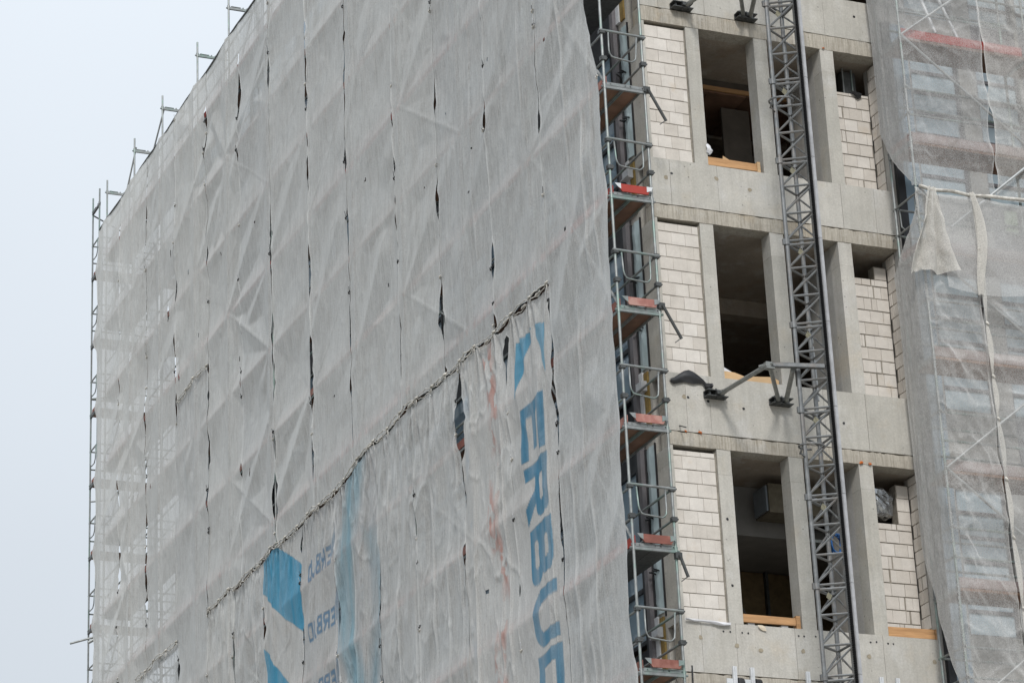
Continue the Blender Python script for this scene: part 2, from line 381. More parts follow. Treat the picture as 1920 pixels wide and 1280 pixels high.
MB().box(.3, 6.0, 1.55, 1.7, 16.78, 17.58).build('bulkhead', INNER, B)                               # lowest storey: bulkhead over wool wall
MB().box(.3, 6.0, 1.55, 3.4, 16.72, 16.78).build('bulkhead_soffit', INNER, B)
MB().box(.3, 6.0, 3.3, 3.4, 13.84, 16.7).build('wool_wall', WOOLBROWN, B)
for x in (2.72, 3.3):
    MB().box(x, x+.05, 3.2, 3.28, 13.84, 16.7).build('wall_stud', WHITEMET if x < 3 else GALV_DARK, B)
MB().box(2.95, 3.9, 3.18, 3.27, 13.84, 14.9).build('doorway_panel', BLACK, B)

# block infill, every block its own piece
BP, BH = .253, .2305
def block_mesh(wd, h, flip=False):
    b = MB(); b.bevel_box(-wd/2, wd/2, 0, .10, -h/2, h/2, .0035, .0012); return b.mesh('block', BLOCK)
_bm = {}
def bmesh_for(wd, h):
    key = (round(wd, 3), round(h, 3))
    if key not in _bm: _bm[key] = [block_mesh(*key) for _ in range(2)]
    return random.choice(_bm[key])
def infill(x0, x1, y, z0, z1, yb, rot=None, name='infill_wall', gaps=(), rag=False):
    """rot None: wall faces -Y at y; 'x': wall faces -X at x=y running x0..x1 along Y."""
    bk = MB()
    if rot is None: bk.box(x0, x1, y+.014, yb, z0, z1)
    else: bk.box(y+.014, yb, x0, x1, z0, z1)
    wall = bk.build(name, MORTAR, B)
    z = z0+.004; r = 0
    while z < z1-.05:
        h = min(BH-(.018 if rag else .0125), z1-z-.004)
        off = (r % 2)*BP*random.uniform(.35, .6)+random.uniform(-.02, .02)*(r > 0)
        x = x0+.003-off
        rg = random.uniform(.45, .85)*(x1-x0)+x0 if rag and random.random() < .55 else None
        cells = []
        while x < x1-.02:
            a, b_ = max(x, x0+.003), min(x+BP-.0022, x1-.003)
            if rg is not None and a+.05 < rg < b_-.05:
                gw = random.uniform(.006, .016); cells += [(a, rg-gw), (rg+gw, b_)]
            else: cells.append((a, b_-(.004 if rag else 0)))
            x += BP
        for a, b_ in cells:
            if (b_-a) > .04:
                wd = round(b_-a, 2); cx = (a+b_)/2; jy = random.uniform(-.004, .005)
                if not any(g0 <= cx <= g1 and h0 <= z+h/2 <= h1 for g0, g1, h0, h1 in gaps):
                    me = bmesh_for(min(wd, b_-a), round(h, 3))
                    if rot is None: inst(me, 'block', wall, (cx, y+jy, z+h/2), (0, random.uniform(-.006, .006), random.uniform(-.006, .006)))
                    else: inst(me, 'block', wall, (y+jy, cx, z+h/2), (0, 0, -math.pi/2))
        z += BH; r += 1
    return wall
for k, (sill, lin) in enumerate(STO[:4]):
    if k == 0:
        MB().box(.055, .84, .05, .3, sill, lin-.05).build('infill_wall', BLOCK, B); continue
    infill(.062, .815, .035, sill, lin-.055 if k == 1 else lin-.07, .29)
    gr = MB()                                                         # mortar-smeared groove beside the column
    n = 26; zz = np.linspace(sill, lin-.06, n)
    vs_ = []; fs = []
    for i, z in enumerate(zz):
        e = .822+random.uniform(-.012, .012)
        vs_ += [(e-.012, .045, z), (e+.008, .028+random.uniform(-.006, .006), z), (.842, .05, z)]
        if i: a = (i-1)*3; fs += [(a, a+1, a+4, a+3), (a+1, a+2, a+5, a+4)]
    gr.add(vs_, fs); gr.build('mortar_fillet', MORTAR, B)
    # right bay: set-back block wall and its block return on the jamb
    top = {1: 24.73, 2: 21.17, 3: 16.74}[k]
    infill(3.58, 4.60, .40, sill-.1, top, .60, rag=True)
    MB().box(3.46, 3.575, .302, 1.15, sill-.3, lin-.003).build('partition', CONC_JAMB, B)
    infill(.13, .42, 4.61, sill, lin-.03, 4.66, rot='x', rag=True)
    MB().box(4.63, 4.66, .0, .125, sill, lin-.003).build('jamb', CONC_JAMB, B)
    MB().box(4.66, 4.70, .0, .60, sill-.3, lin+.1).build('jamb', CONC_JAMB, B)
infill(4.36, 4.60, .40, 21.175, 21.42, .60, name='infill_block')
infill(4.36, 4.60, .40, 16.745, 17.44, .60, name='infill_block')
# little marks that stand in or out of the concrete: tie holes, patches, rebar ends
def dot(x, z, r, m, name, depth=.004):
    b = MB(); n = 9; vs_ = [(x, -depth-.002, z)]+[(x+r*math.cos(2*math.pi*q/n)*random.uniform(.75, 1.2), -.0045, z+r*math.sin(2*math.pi*q/n)*random.uniform(.75, 1.2)) for q in range(n)]
    b.add(vs_, [(0, 1+q, 1+(q+1) % n) for q in range(n)]); b.build(name, m, B)
for x, z in [(.38, 22.44), (.39, 18.43), (.75, 18.40), (1.39, 18.34), (4.22, 26.05), (3.25, 18.28), (.94, 15.29), (.94, 16.4)]: dot(x, z, .024, BLACK, 'tie_hole')
for x, z in [(2.06, 14.54), (2.16, 14.54), (2.37, 14.55), (3.37, 14.53), (3.48, 14.54), (3.69, 14.53), (3.79, 14.53), (.72, 14.52), (.84, 14.52), (1.05, 14.52), (1.16, 14.52)]: dot(x, z, .017, BLACK, 'anchor_hole')
PATCH = simple('mortar_patch', (.33, .29, .22), .95, var=.3, scale=12)
for x, z in [(1.84, 22.34), (1.22, 22.46), (.31, 14.39), (.94, 14.30), (1.36, 14.25), (2.12, 14.29), (3.32, 14.29), (4.53, 14.28), (.27, 22.35), (.32, 18.43)]: dot(x, z, .04, PATCH, 'mortar_patch')
for z in (25.50, 21.75, 17.74):
    MB().path([(4.42, -.22, z-.12), (4.50, -.10, z-.03), (4.60, .02, z+.04)], .008, 5).build('rebar_end', GALV_DARK, B)
MB().tube((.16, -.30, 17.78), (.20, .02, 17.93), .011, 5).build('rebar_end', GALV_DARK, B)
for (x, z, s) in ((3.50, 17.60, .055), (3.66, 17.60, .03), (.3, 17.83, .03), (.55, 17.83, .035), (3.52, 25.30, .03), (-.02, 25.75, .05)):
    b = MB(); n = 7
    for q in range(3): b.tube((x+random.uniform(-s, s), -.03, z+random.uniform(-.3, .3)*s), (x+random.uniform(-s, s), -.015, z+random.uniform(-.7, .7)*s), s*.3, 6)
    b.build('foam_blob', ORANGE, B)
MB().box(2.412, 2.418, .26, .27, 14.66, 15.9).build('rust_strip', ORANGE, B) if False else None

# right hand wing behind its netting: concrete strip, then film-covered windows with many transoms
WINX = [(5.26, 6.27), (6.62, 7.55), (7.62, 8.6), (8.95, 9.95), (10.3, 11.4)]
prevx = 4.70
for a, b_ in WINX+[(XR, XR)]:
    MB().box(prevx, a, 0.0, .3, 9.8, ROOF).build('wall', CONC_JAMB, B); prevx = b_
MB().box(4.70, XR, 0.0, .3, 0, 9.79).build('wall', CONC_JAMB, B)
wz = [(26.3, 29.2), (22.75, 25.6), (18.75, 21.75), (14.8, 17.8), (10.9, 13.7)]
for a, b_ in WINX:
    pz = 9.8
    for z0, z1 in wz[::-1]+[(ROOF, ROOF)]:
        MB().box(a+.002, b_-.002, 0.02, .28, pz, z0).build('spandrel', MAUVE if a > 6 else CONC_JAMB, B); pz = z1
    for z0, z1 in wz:
        fr = MB()
        for z in np.arange(z0, z1+.01, (z1-z0)/7): fr.box(a, b_, .07, .16, z-.03, z+.03)
        for x in (a+.03, b_-.03): fr.box(x-.028, x+.028, .065, .165, z0, z1)
        wf = fr.build('window', MAUVE, B)
        n = 7; h = (z1-z0)/n
        for q in range(n):
            MB().box(a+.05, b_-.05, .10, .13, z0+q*h+.03, z0+(q+1)*h-.03).build('pane', PALEWIN, wf)

# long facade: corner pier, membrane strip, mullions, glazed bays between the slabs
MB().box(.002, .3, .502, .90, 0, ROOF).build('corner_pier', CONC, B)
for k, (sill, lin) in enumerate(STO[:4]):
    zn = STO[k+1][1] if k+1 < len(STO) else sill-1
    m_ = MB(); zz = np.linspace(sill+.28, lin+.18, 24)
    vs_ = []; fs = []
    for i, z in enumerate(zz):
        yA = .52+random.uniform(-.008, .012); yB = .86+random.uniform(-.03, .02); ym = (yA+yB)/2+random.uniform(-.02, .02)
        vs_ += [(-.004, yA, z), (-.035-.012*random.random(), ym, z), (-.006, yB, z)]
        if i: a = (i-1)*3; fs += [(a, a+1, a+4, a+3), (a+1, a+2, a+5, a+4)]
    m_.add(vs_, fs); m_.build('membrane_strip', MEMB, B)
    MB().box(-.03, 0, .495, .512, sill+.2, lin+.2).build('membrane_edge', BLACK, B)
    MB().box(-.035, .002, .835, .875, sill+.2, lin+.2).build('gap_seal', BLACK, B)
    MB().box(-.03, .0, .585, .73, zn+.32, sill+.22).build('wool_strip', YELLOW, B)
    MB().box(-.05, -.0, .74, .87, zn+.32, sill+.26).build('metal_strip', WHITEMET, B)
    for dz in (-.02, -.75): 
        bb = MB().box(-.13, .0, .62, .84, sill+dz-.09, sill+dz+.08); bb.box(-.15, -.13, .58, .88, sill+dz-.08, sill+dz-.06)
        if dz > -.5: bb.build('fixing_bracket', WHITEMET, B)
    for y, z in ((.70, sill+1.0), (.95, sill+1.45), (.72, sill+1.9), (1.05, sill+1.2)):
        b = MB()
        for q in range(4): b.tube((-.13+random.uniform(-.01, .01), y-.10+q*.06, z+random.uniform(-.02, .02)), (-.03, y-.08+q*.06, z+random.uniform(-.04, .04)), .016, 5)
        b.build('glazing_clamp', BLACK, B)
MB().box(-.11, -.0, .88, 1.0, 9.8, ROOF).build('mullion', MAUVE, B)
MB().box(-.075, -.0, 1.0, 1.14, 9.8, ROOF).build('mullion', FRAME, B)
bay = 2.35; ys = np.arange(1.14, YB-.5, bay)
allsto = [(30.35, 34.5)]+STO[:4]
for i, y0 in enumerate(ys):
    y1 = min(y0+bay, YB-.1)
    for z0, z1 in [(0, STO[3][0]-.1), (34.5, ROOF)]+[(a[1], n_[0]-.05) for a, n_ in zip(allsto[1:], allsto[:-1])]:
        MB().box(.05, .25, y0, y1, z0, z1).build('spandrel', FRAME, B)
    for sl_, ln_ in allsto:
        fr = MB()
        for z in (sl_-.02, sl_+.85, ln_-.03): fr.box(-.03, .1, y0+.002, y1-.002, z-.035, z+.035)
        for y in (y0+.04, (y0+y1)/2, y1-.04): fr.box(-.04, .11, y-.04, y+.04, sl_-.05, ln_)
        wf = fr.build('window', FRAME, B)
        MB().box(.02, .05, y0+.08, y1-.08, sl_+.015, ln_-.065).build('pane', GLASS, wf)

# ------------------------------------------------------------------ loose things in the openings and on the sills
def board(label, pts, y0, y1, m=WOOD, name='timber_board', cat='board'):
    b = MB(); b.prism(pts, 'y', y0, y1); return tag(b.build(name, m), label, cat)
t = thing('timber_board', 'single pine board lying across the top window sill, splintered scrap of wood behind it', 'board', (1.6, .05, 22.72))
b = MB(); b.prism([(1.10, 22.722), (2.03, 22.735), (2.03, 22.865), (1.10, 22.872)], 'y', .03, .08); b.build('plank', WOOD, t)
b = MB(); b.prism([(1.42, 22.86), (1.62, 22.86), (1.43, 22.96)], 'y', .09, .11); b.build('offcut', PLY, t)
b = MB(); b.box(2.032, 2.09, .01, .09, 22.705, 22.90); b.build('end_block', PLY, t)
t = thing('plywood_board', 'pale plywood offcut with a wavy upper edge standing in the middle window opening', 'board', (1.6, .06, 18.842))
b = MB(); b.prism([(1.095, 18.842), (2.12, 18.842), (2.12, 18.93), (2.0, 18.98), (1.7, 18.955), (1.5, 18.93), (1.3, 18.985), (1.095, 18.99)], 'y', .05, .07); b.build('sheet', PLY, t)
b = MB(); b.prism([(1.095, 18.99), (1.36, 18.97), (1.10, 19.10)], 'y', .10, .11); b.build('offcut', WHITEPL, t)
t = thing('timber_board', 'pine board across the lowest window opening, a short upright block at its end', 'board', (1.6, .05, 14.66))
b = MB(); b.prism([(1.095, 14.715), (2.05, 14.72), (2.05, 14.84), (1.095, 14.845)], 'y', .03, .07); b.build('plank', WOOD, t)
b = MB(); b.box(2.055, 2.13, .02, .12, 14.662, 14.88); b.build('end_block', WOOD, t)
for x in (1.2, 1.8): MB().box(x, x+.12, .06, .2, 14.662, 14.712).build('bearer', FOAM, t)
t = thing('timber_board', 'orange pine board leaning against the set-back block wall low in the bay behind the hoist', 'board', (4.2, .03, 14.662))
b = MB(); b.prism([(3.735, 14.664), (4.60, 14.672), (4.60, 14.835), (3.735, 14.825)], 'y', .02, .06); b.build('plank', WOOD, t)
b = MB(); b.box(4.605, 4.655, .01, .08, 14.664, 14.84); b.build('end_block', WOOD, t)

def sheet_blob(name, label, cat, top, bot, m, y=-.02, amp=.03):
    b = MB(); n = len(top); vs_ = []; fs = []
    R_ = 6
    for i in range(n):
        for q in range(R_):
            f = q/(R_-1); x = top[i][0]*(1-f)+bot[i][0]*f; z = top[i][1]*(1-f)+bot[i][1]*f
            vs_.append((x, y-amp*math.sin(math.pi*f)*random.uniform(.3, 1.5)-.028*random.random(), z))
    for i in range(n-1):
        for q in range(R_-1):
            a = i*R_+q; fs.append((a, a+1, a+R_+1, a+R_))
    nb = len(vs_); vs_ += [(x, y+.03, z) for x, _, z in vs_]
    fs += [tuple(nb+v for v in f[::-1]) for f in fs[:]]
    b.add(vs_, fs); return tag(b.build(name, m, smooth=True), label, cat)
sheet_blob('plastic_sheet', 'crumpled black plastic sheet hanging under the middle block wall', 'plastic sheet',
    [(.06, 18.71), (.14, 18.735), (.24, 18.81), (.33, 18.87), (.42, 18.90), (.50, 18.88), (.58, 18.84), (.66, 18.76), (.72, 18.70), (.84, 18.71)],
    [(.07, 18.66), (.12, 18.62), (.22, 18.65), (.33, 18.68), (.42, 18.67), (.50, 18.66), (.58, 18.68), (.66, 18.68), (.72, 18.58), (.83, 18.63)], BLACK)
sheet_blob('foam_strip', 'torn grey-white foam strip hanging under the lowest block wall', 'foam strip',
    [(.05, 14.68), (.2, 14.68), (.35, 14.67), (.5, 14.67), (.62, 14.665), (.72, 14.66), (.84, 14.66)],
    [(.05, 14.655), (.2, 14.63), (.35, 14.64), (.5, 14.62), (.62, 14.60), (.72, 14.595), (.83, 14.61)], WHITEPL)
sheet_blob('rag', 'small white plastic rag stuffed beside the top window opening', 'rag', [(1.06, 23.06), (1.10, 23.10), (1.14, 23.05), (1.17, 22.99)], [(1.06, 22.93), (1.10, 22.92), (1.13, 22.90), (1.16, 22.92)], WHITEPL, y=.0)
sheet_blob('paper_scrap', 'torn cream paper scrap stuck below the lowest window opening', 'paper', [(1.32, 14.66), (1.40, 14.66), (1.46, 14.645)], [(1.36, 14.60), (1.42, 14.575), (1.48, 14.57)], simple('cream_paper', (.68, .60, .48), .8), y=-.006, amp=.01)
# ducts
t = thing('air_duct', 'square insulated air duct with a blue-grey end in the lowest window opening', 'duct', (2.2, .9, 16.8))
MB().box(2.17, 3.2, .80, 1.3, 16.90, 17.40).build('wool_jacket', simple('dusty_wool', (.12, .105, .075), .95, var=.4, scale=8), t)
MB().box(2.13, 2.165, .83, 1.27, 16.93, 17.37).build('duct_end', simple('duct_cover', (.20, .225, .25), .4, .3), t)
t = thing('foil_duct', 'shiny foil-wrapped duct behind the hoist mast in the lowest storey', 'duct', (3.0, .8, 16.8))
b = MB(); b.path([(2.98, 1.3, 17.14), (3.2, 1.28, 17.14), (3.42, 1.3, 17.14)], .33, 18); b.build('pipe', FOIL, t, smooth=True)
MB().box(2.95, 3.4, 1.1, 1.5, 16.55, 16.60).build('tray', GALV, t)
def lump(name, label, cat, c, s, m):
    b = MB(); nu, nv = 22, 14; vs_ = []; fs = []
    for i in range(nv+1):
        for j in range(nu):
            th = math.pi*i/nv; ph = 2*math.pi*j/nu
            d = Vector((math.sin(th)*math.cos(ph), math.sin(th)*math.sin(ph), math.cos(th)))
            mx_ = max(abs(d.x), abs(d.y), abs(d.z))**.6
            r = (1+.10*float(vnoise(ph*2.2, th*2.6, 4))+.05*float(vnoise(ph*6, th*6, 8)))/mx_
            vs_.append((c[0]+d.x*s[0]*r, c[1]+d.y*s[1]*r, c[2]+d.z*s[2]*r))
    for i in range(nv):
        for j in range(nu): fs.append((i*nu+j, i*nu+(j+1) % nu, (i+1)*nu+(j+1) % nu, (i+1)*nu+j))
    b.add(vs_, fs); return tag(b.build(name, m, smooth=False), label, cat)
lump('wrapped_duct', 'duct end wrapped in crumpled clear film over the lowest set-back block wall', 'duct', (4.10, .62, 17.12), (.24, .24, .27), CLEARB)
t = thing('metal_duct', 'grey sheet-metal duct standing in the gap over the top set-back block wall', 'duct', (4.3, .55, 24.74))
MB().box(4.15, 4.42, .5, .9, 24.74, 25.2).build('casing', GALV_DARK, t)
for x in (4.15, 4.33): MB().box(x, x+.02, .47, .498, 24.74, 25.25).build('flange', GALV, t)
sheet_blob('plastic_flap', 'small black plastic flap drooping over the top set-back block wall', 'plastic sheet', [(4.22, 24.76), (4.32, 24.77), (4.44, 24.75)], [(4.26, 24.72), (4.36, 24.62), (4.42, 24.66)], BLACK, y=.38)
b = MB(); pts = []
for q in range(60):
    a = q*.55; pts.append((3.22+.11*math.cos(a)*(1+.1*math.sin(q)), .55+.05*math.sin(q*.7), 16.35+.17*math.sin(a)))
b.path(pts, .012, 5); tag(b.build('blue_hose', BLUE, smooth=True), 'coil of blue hose hanging behind the hoist mast', 'hose')
b = MB(); b.path([(1.55, 1.2, 17.5), (1.57, 1.2, 17.3), (1.66, 1.2, 17.1), (1.68, 1.2, 16.95)], .008, 5, 0); b.path([(1.68, 1.2, 16.97), (1.67, 1.2, 16.78)], .018, 6, 1)
tag(b.build('hanging_cable', [BLACK, simple('red_plug', (.5, .09, .03), .5)]), 'thin cable with a red plug hanging in the lowest window opening', 'cable')
b = MB(); b.path([(1.15, .5, 15.6), (1.3, .5, 15.2), (1.5, .5, 14.85), (1.56, .5, 14.7)], .012, 5); tag(b.build('black_cable', BLACK), 'black cable slanting down inside the lowest window opening', 'cable')
b = MB(); b.path([(.09, -.07, 13.9), (.08, -.08, 13.7), (.085, -.07, 13.52), (.16, -.07, 13.50), (.24, -.08, 13.47), (.3, -.07, 13.4)], .014, 6)
tag(b.build('black_pipe', BLACK), 'bent black pipe below the lowest slab edge near the scaffold', 'pipe')
AN = thing('facade_anchor', 'white slotted facade anchor with black roller nearest the scaffold at the bottom', 'anchor', (.80, -.12, 13.7), 'facade anchors along the lowest slab edge')
aparts = []
b = MB(); b.box(-.035, .035, -.02, .02, -.30, .22); b.box(-.008, .008, -.035, -.02, -.30, .21); aparts.append(b.build('rail', WHITEMET, None))
b = MB(); b.box(-.15, -.04, -.012, .012, -.16, .02); b.tube((-.11, -.02, -.06), (-.11, .02, -.06), .015, 8); aparts.append(b.build('plate', WHITEMET, None))
b = MB(); b.tube((.045, 0, -.08), (.115, 0, -.08), .12, 14); aparts.append(b.build('roller', BLACK, None))
b = MB(); b.tube((0, .02, -.05), (0, .12, -.05), .02, 8); aparts.append(b.build('bolt', GALV_DARK, None))
aoff = [o.location.copy() for o in aparts]
for o, off in zip(aparts, aoff): o.parent = AN; o.location = off
albl = ['second white facade anchor from the scaffold along the lowest slab edge', 'white facade anchor just before the hoist mast at the bottom', 'white facade anchor just past the hoist mast at the bottom', 'white facade anchor nearest the netted wing at the bottom']
for x, lb in zip((1.11, 2.10, 3.43, 3.73), albl):
    c = AN.copy(); COL.objects.link(c); c.location = (x, -.12, 13.7); c['label'] = lb
    for o in aparts:
        d = o.copy(); COL.objects.link(d); d.parent = c

# ------------------------------------------------------------------ hoist mast
MP = [Vector((1.66, -1.42, 0)), Vector((2.07, -1.655, 0)), Vector((2.07, -1.185, 0))]     # front left, front right, rear chord
HM = thing('hoist_mast', 'steel lattice hoist mast with toothed rack climbing in front of the concrete bay', 'mast', (1.93, -1.42, 0))
SEC = 1.4605; ZJ = 23.66-SEC*16
sec = MB()
C0 = Vector((1.93, -1.42, 0)); L_, Rr, Bk = [p-C0 for p in MP]
Zv = lambda p, z: (p.x, p.y, z)
sec.tube(Zv(L_, .0), Zv(L_, SEC), .036, 10); sec.tube(Zv(Bk, 0), Zv(Bk, SEC), .036, 10)
sec.box(Rr.x-.035, Rr.x+.035, Rr.y-.035, Rr.y+.035, 0, SEC)
P3 = SEC/3
for q in range(3):
    z = q*P3+.02; zt = (q+1)*P3-.02
    for a, b_ in ((L_, Rr), (L_, Bk), (Rr, Bk)):
        sec.tube(Zv(a, z), Zv(b_, z), .020, 6)
    sec.tube(Zv(L_, z+.02), Zv(Rr, zt), .018, 6); sec.tube(Zv(L_, z+.02), Zv(Bk, zt), .016, 6); sec.tube(Zv(Rr, z+.02), Zv(Bk, zt), .016, 6)
for a, b_ in ((L_, Rr), (L_, Bk), (Rr, Bk)): sec.tube(Zv(a, SEC-.055), Zv(b_, SEC-.055), .024, 6)
for p in (L_, Bk): 
    sec.tube(Zv(p, -.05), Zv(p, .05), .052, 10); sec.box(p.x-.075, p.x-.035, p.y-.02, p.y+.02, -.05, .05)
secm = sec.mesh('mast_section', MAST)
rk = MB(); rk.box(-.012, .0, -.020, .02, 0, SEC); NT = 52
for q in range(NT):
    z = (q+.5)*SEC/NT; h = SEC/NT
    rk.add([(-.012, -.025, z-h*.46), (-.012, .025, z-h*.46), (-.012, .025, z+h*.46), (-.012, -.025, z+h*.46), (-.034, -.025, z-h*.2), (-.034, .025, z-h*.2), (-.034, .025, z+h*.2), (-.034, -.025, z+h*.2)],
           [(4, 5, 6, 7), (0, 1, 5, 4), (1, 2, 6, 5), (2, 3, 7, 6), (3, 0, 4, 7)])
rkm = rk.mesh('rack', RACKM)
rail = MB(); rail.box(.0, .060, -.046, .03, 0.004, SEC-.004); railm = rail.mesh('guide_rail', simple('rail_steel', (.42, .425, .44), .6, .2, var=.3))
tg = MB(); tg.box(-.05, .05, -.004, .004, -.045, .045); tgm = tg.mesh('tag', TAG)
for i in range(20):
    z = ZJ+i*SEC
    if z < -.1: z = 0.0
    s = inst(secm, 'mast_section', HM, (C0.x, C0.y, z))
    inst(rkm, 'rack', s, (C0.x+Rr.x-.005, C0.y+Rr.y-.058, z), (0, 0, rad(18)))
    inst(railm, 'guide_rail', s, (C0.x+Rr.x, C0.y+Rr.y-.058, z), (0, 0, rad(18)))
    if 8 < i < 18: inst(tgm, 'tag', s, (C0.x-.03+random.uniform(-.03, .03), C0.y+.03, z-.13), (rad(15), rad(20), rad(25)))
def tie(dz, pl, pr):
    z = 18.5+dz; b = MB(); A_ = (1.10, -1.42, z); V2 = (1.54, -1.50, z)
    b.tube((pl+.05, -.09, z), (1.08, -1.50, z+.0), .040, 10); b.tube((1.02, -1.32, z+.03), (1.16, -1.52, z+.03), .028, 8)
    b.tube((pr-.05, -.09, z), (1.16, -1.42, z-.02), .036, 10); b.tube((pr+.08, -.09, z), (1.54, -1.47, z-.02), .042, 10)
    b.box(1.05, 1.2, -1.50, -1.40, z-.05, z+.06)
    T = b.build('wall_tie', GALV_DARK if False else simple('tie_steel', (.27, .28, .27), .5, .6, var=.35, scale=8), HM, smooth=False)
    b = MB(); b.box(0, .95, -.04, .04, -.035, -.028); b.box(0, .95, -.04, -.033, -.035, .035); b.box(0, .95, .033, .04, -.035, .035); b.box(0, .95, -.04, .04, .028, .035)
    arm = bpy.data.objects.new('tie_arm', b.mesh('tie_arm', MAST)); link(arm, T, (1.08, -1.45, z+.02)); arm.rotation_euler = (0, 0, rad(-12))
    for x in (pl, pr):
        bb = MB(); wd = .19
        bb.box(x-wd, x+wd, -.16, -.004, z-.055, z-.04); bb.box(x-wd, x+wd, -.16, -.004, z+.04, z+.055); bb.box(x-wd, x+wd, -.02, -.004, z-.055, z+.055)
        for q in (-.12, .0, .12): bb.tube((x+q, -.10, z-.07), (x+q, -.10, z+.09), .02, 6)
        bb.box(x-.03, x+.03, -.2, -.05, z-.03, z+.03)
        bb.build('wall_bracket', GALV_DARK, T)
tie(0, .86, 2.06); tie(7.13, .76, 2.0)
for z in (23.22, 17.15):
    b = MB(); pts = []
    for q in range(13):
        a = rad(60+q*25); pts.append((1.60+.20*math.cos(a)+.08, -1.60+.20*math.sin(a), z+.02*math.sin(a)))
    b.path(pts, .018, 7); b.tube((1.52, -1.50, z-.11), (1.52, -1.62, z), .018, 6); b.tube((1.66, -1.42, z-.13), (1.52, -1.52, z-.1), .016, 6)
    b.build('cable_guide', MAST, HM, smooth=True)
b = MB(); b.tube((2.22, -.98, 19.2), (2.19, -.98, 20.4), .022, 7); b.tube((2.24, -.98, 18.2), (2.22, -.98, 19.14), .022, 7)
b.build('conduit', GALV_LIGHT, HM)

# ------------------------------------------------------------------ scaffolds
XO, XI = -1.03, -.30
LV = [35.6-2*i for i in range(13)]                     # 35.6 … 11.6
ST = [-.55, 2.5, 5.55, 8.6, 11.3, 14.0, 16.7, 19.7, 22.25, 25.3, 27.9, 30.6]
def stick(p0, p1, r, n=8):
    b = MB(); b.tube(p0, p1, r, n); return b
def standard_mesh(h, z_first, dz=2.0, n=8):
    b = MB(); b.tube((0, 0, 0), (0, 0, h), .0242, n)
    z = z_first
    while z < h:
        b.tube((0, 0, z-.06), (0, 0, z+.02), .0295, n); b.box(-.034, .034, -.012, .012, z+.02, z+.05); z += dz
    return b.mesh('standard', GALV)
SC = thing('scaffold', 'tall tube scaffold standing along the long netted facade', 'scaffold', (-.66, 15, 0))
so_m = standard_mesh(35.95, 11.6); si_m = standard_mesh(35.85, 11.6)
tr = MB(); tr.box(0, .73, -.024, .024, -.03, .03)
for q in (.1, .36, .46, .68): tr.box(q-.012, q+.012, -.030, .030, .03, .06)
tr.box(.06, .3, -.026, .026, .045, .055); tr.tube((-.06, 0, 0), (.79, 0, 0), .02, 6)
trm = tr.mesh('transom', GALV)
for i, y in enumerate(ST):
    inst(so_m, 'standard', SC, (XO, y, 0))
    if i != len(ST)-1: inst(si_m, 'standard', SC, (XI, y, 0))
    else: inst(si_m, 'standard', SC, (XI, y, 0))
    for j, z in enumerate(LV): inst(trm, 'transom', SC, (XO, y, z-.02))
for i, (y0, y1) in enumerate(zip(ST, ST[1:])):
    L = y1-y0
    pm = []
    for wv in (0, 1):
        b = MB(); x0 = .035+wv*.335; b.box(x0, x0+.325, .03, L-.03, -.012, .0, 0); b.box(x0, x0+.02, .03, L-.03, -.05, .0, 1); b.box(x0+.305, x0+.325, .03, L-.03, -.05, .0, 1)
        pm.append(b.mesh('deck_plank', [PLYDECK, GALV]))
    pst = [MB().box(.035+v*.335, .36+v*.335, .03, L-.03, -.045, .0).mesh('deck_plank', PERF) for v in (0, 1)]
    tbm = [MB().box(-.012, .012, .03, L-.03, .02, .165).mesh('toe_board', m) for m in (RED, REDFADE, REDBROWN)]
    rlm = stick((0, .0, 0), (0, L, 0), .021, 7).mesh('guardrail', GALV)
    for j, z in enumerate(LV[1:]):
        steel = (i == 0 and z in (LV[5+0]-0, )) or (i == 0 and abs(z-15.6) < .1) or (i == 0 and abs(z-25.6) < .1)
        for v in (0, 1): inst((pst if steel else pm)[v], 'deck_plank', SC, (XO, y0, z+.035))
        inst(tbm[(i*3+j*2) % 3 if (i+j) % 4 else 1], 'toe_board', SC, (XO+.045, y0, z+.03))
        for h in (.5, 1.0):
            inst(rlm, 'guardrail', SC, (XO+.045, y0, z+h)); 
            if i < 4 or i > 8: inst(rlm, 'guardrail', SC, (XI, y0, z+h))
    if i == 3: pass
# top guard tube that carries the net
top = MB()
pts = [(XO-.04, y, 34.72+.03*math.sin(y*1.7)) for y in np.linspace(-.55, 31.2, 40)]
top.path(pts, .024, 7); top.build('top_tube', GALV_DARK, SC)
# diagonal braces on the outer face
BR = []
for z in (19.6, 23.6, 27.6, 15.6, 11.6): BR.append((-.55, z, 2.5, z+4.0))
for z in (21.6, 25.6, 29.6, 17.6, 13.6): BR += [(5.55, z, 8.6, z+2.0), (16.7, z, 19.7, z+2.0)]
for z in (19.6, 23.6, 27.6): BR.append((11.3, z+2, 14.0, z))
for z in (21.8, 25.7, 29.7): BR.append((27.9, z+2.0, 30.6, z))
for z in (23.6, 27.6, 31.6): BR.append((30.6, z, 25.3, z+4))
BR.append((27.9, 35.7, 30.0, 33.7)); BR.append((16.7, 35.7, 19.2, 33.6))
for a in BR: stick((XO+.048, a[0], a[1]), (XO+.048, a[2], a[3]), .022).build('diagonal_brace', GALV_LIGHT, SC)
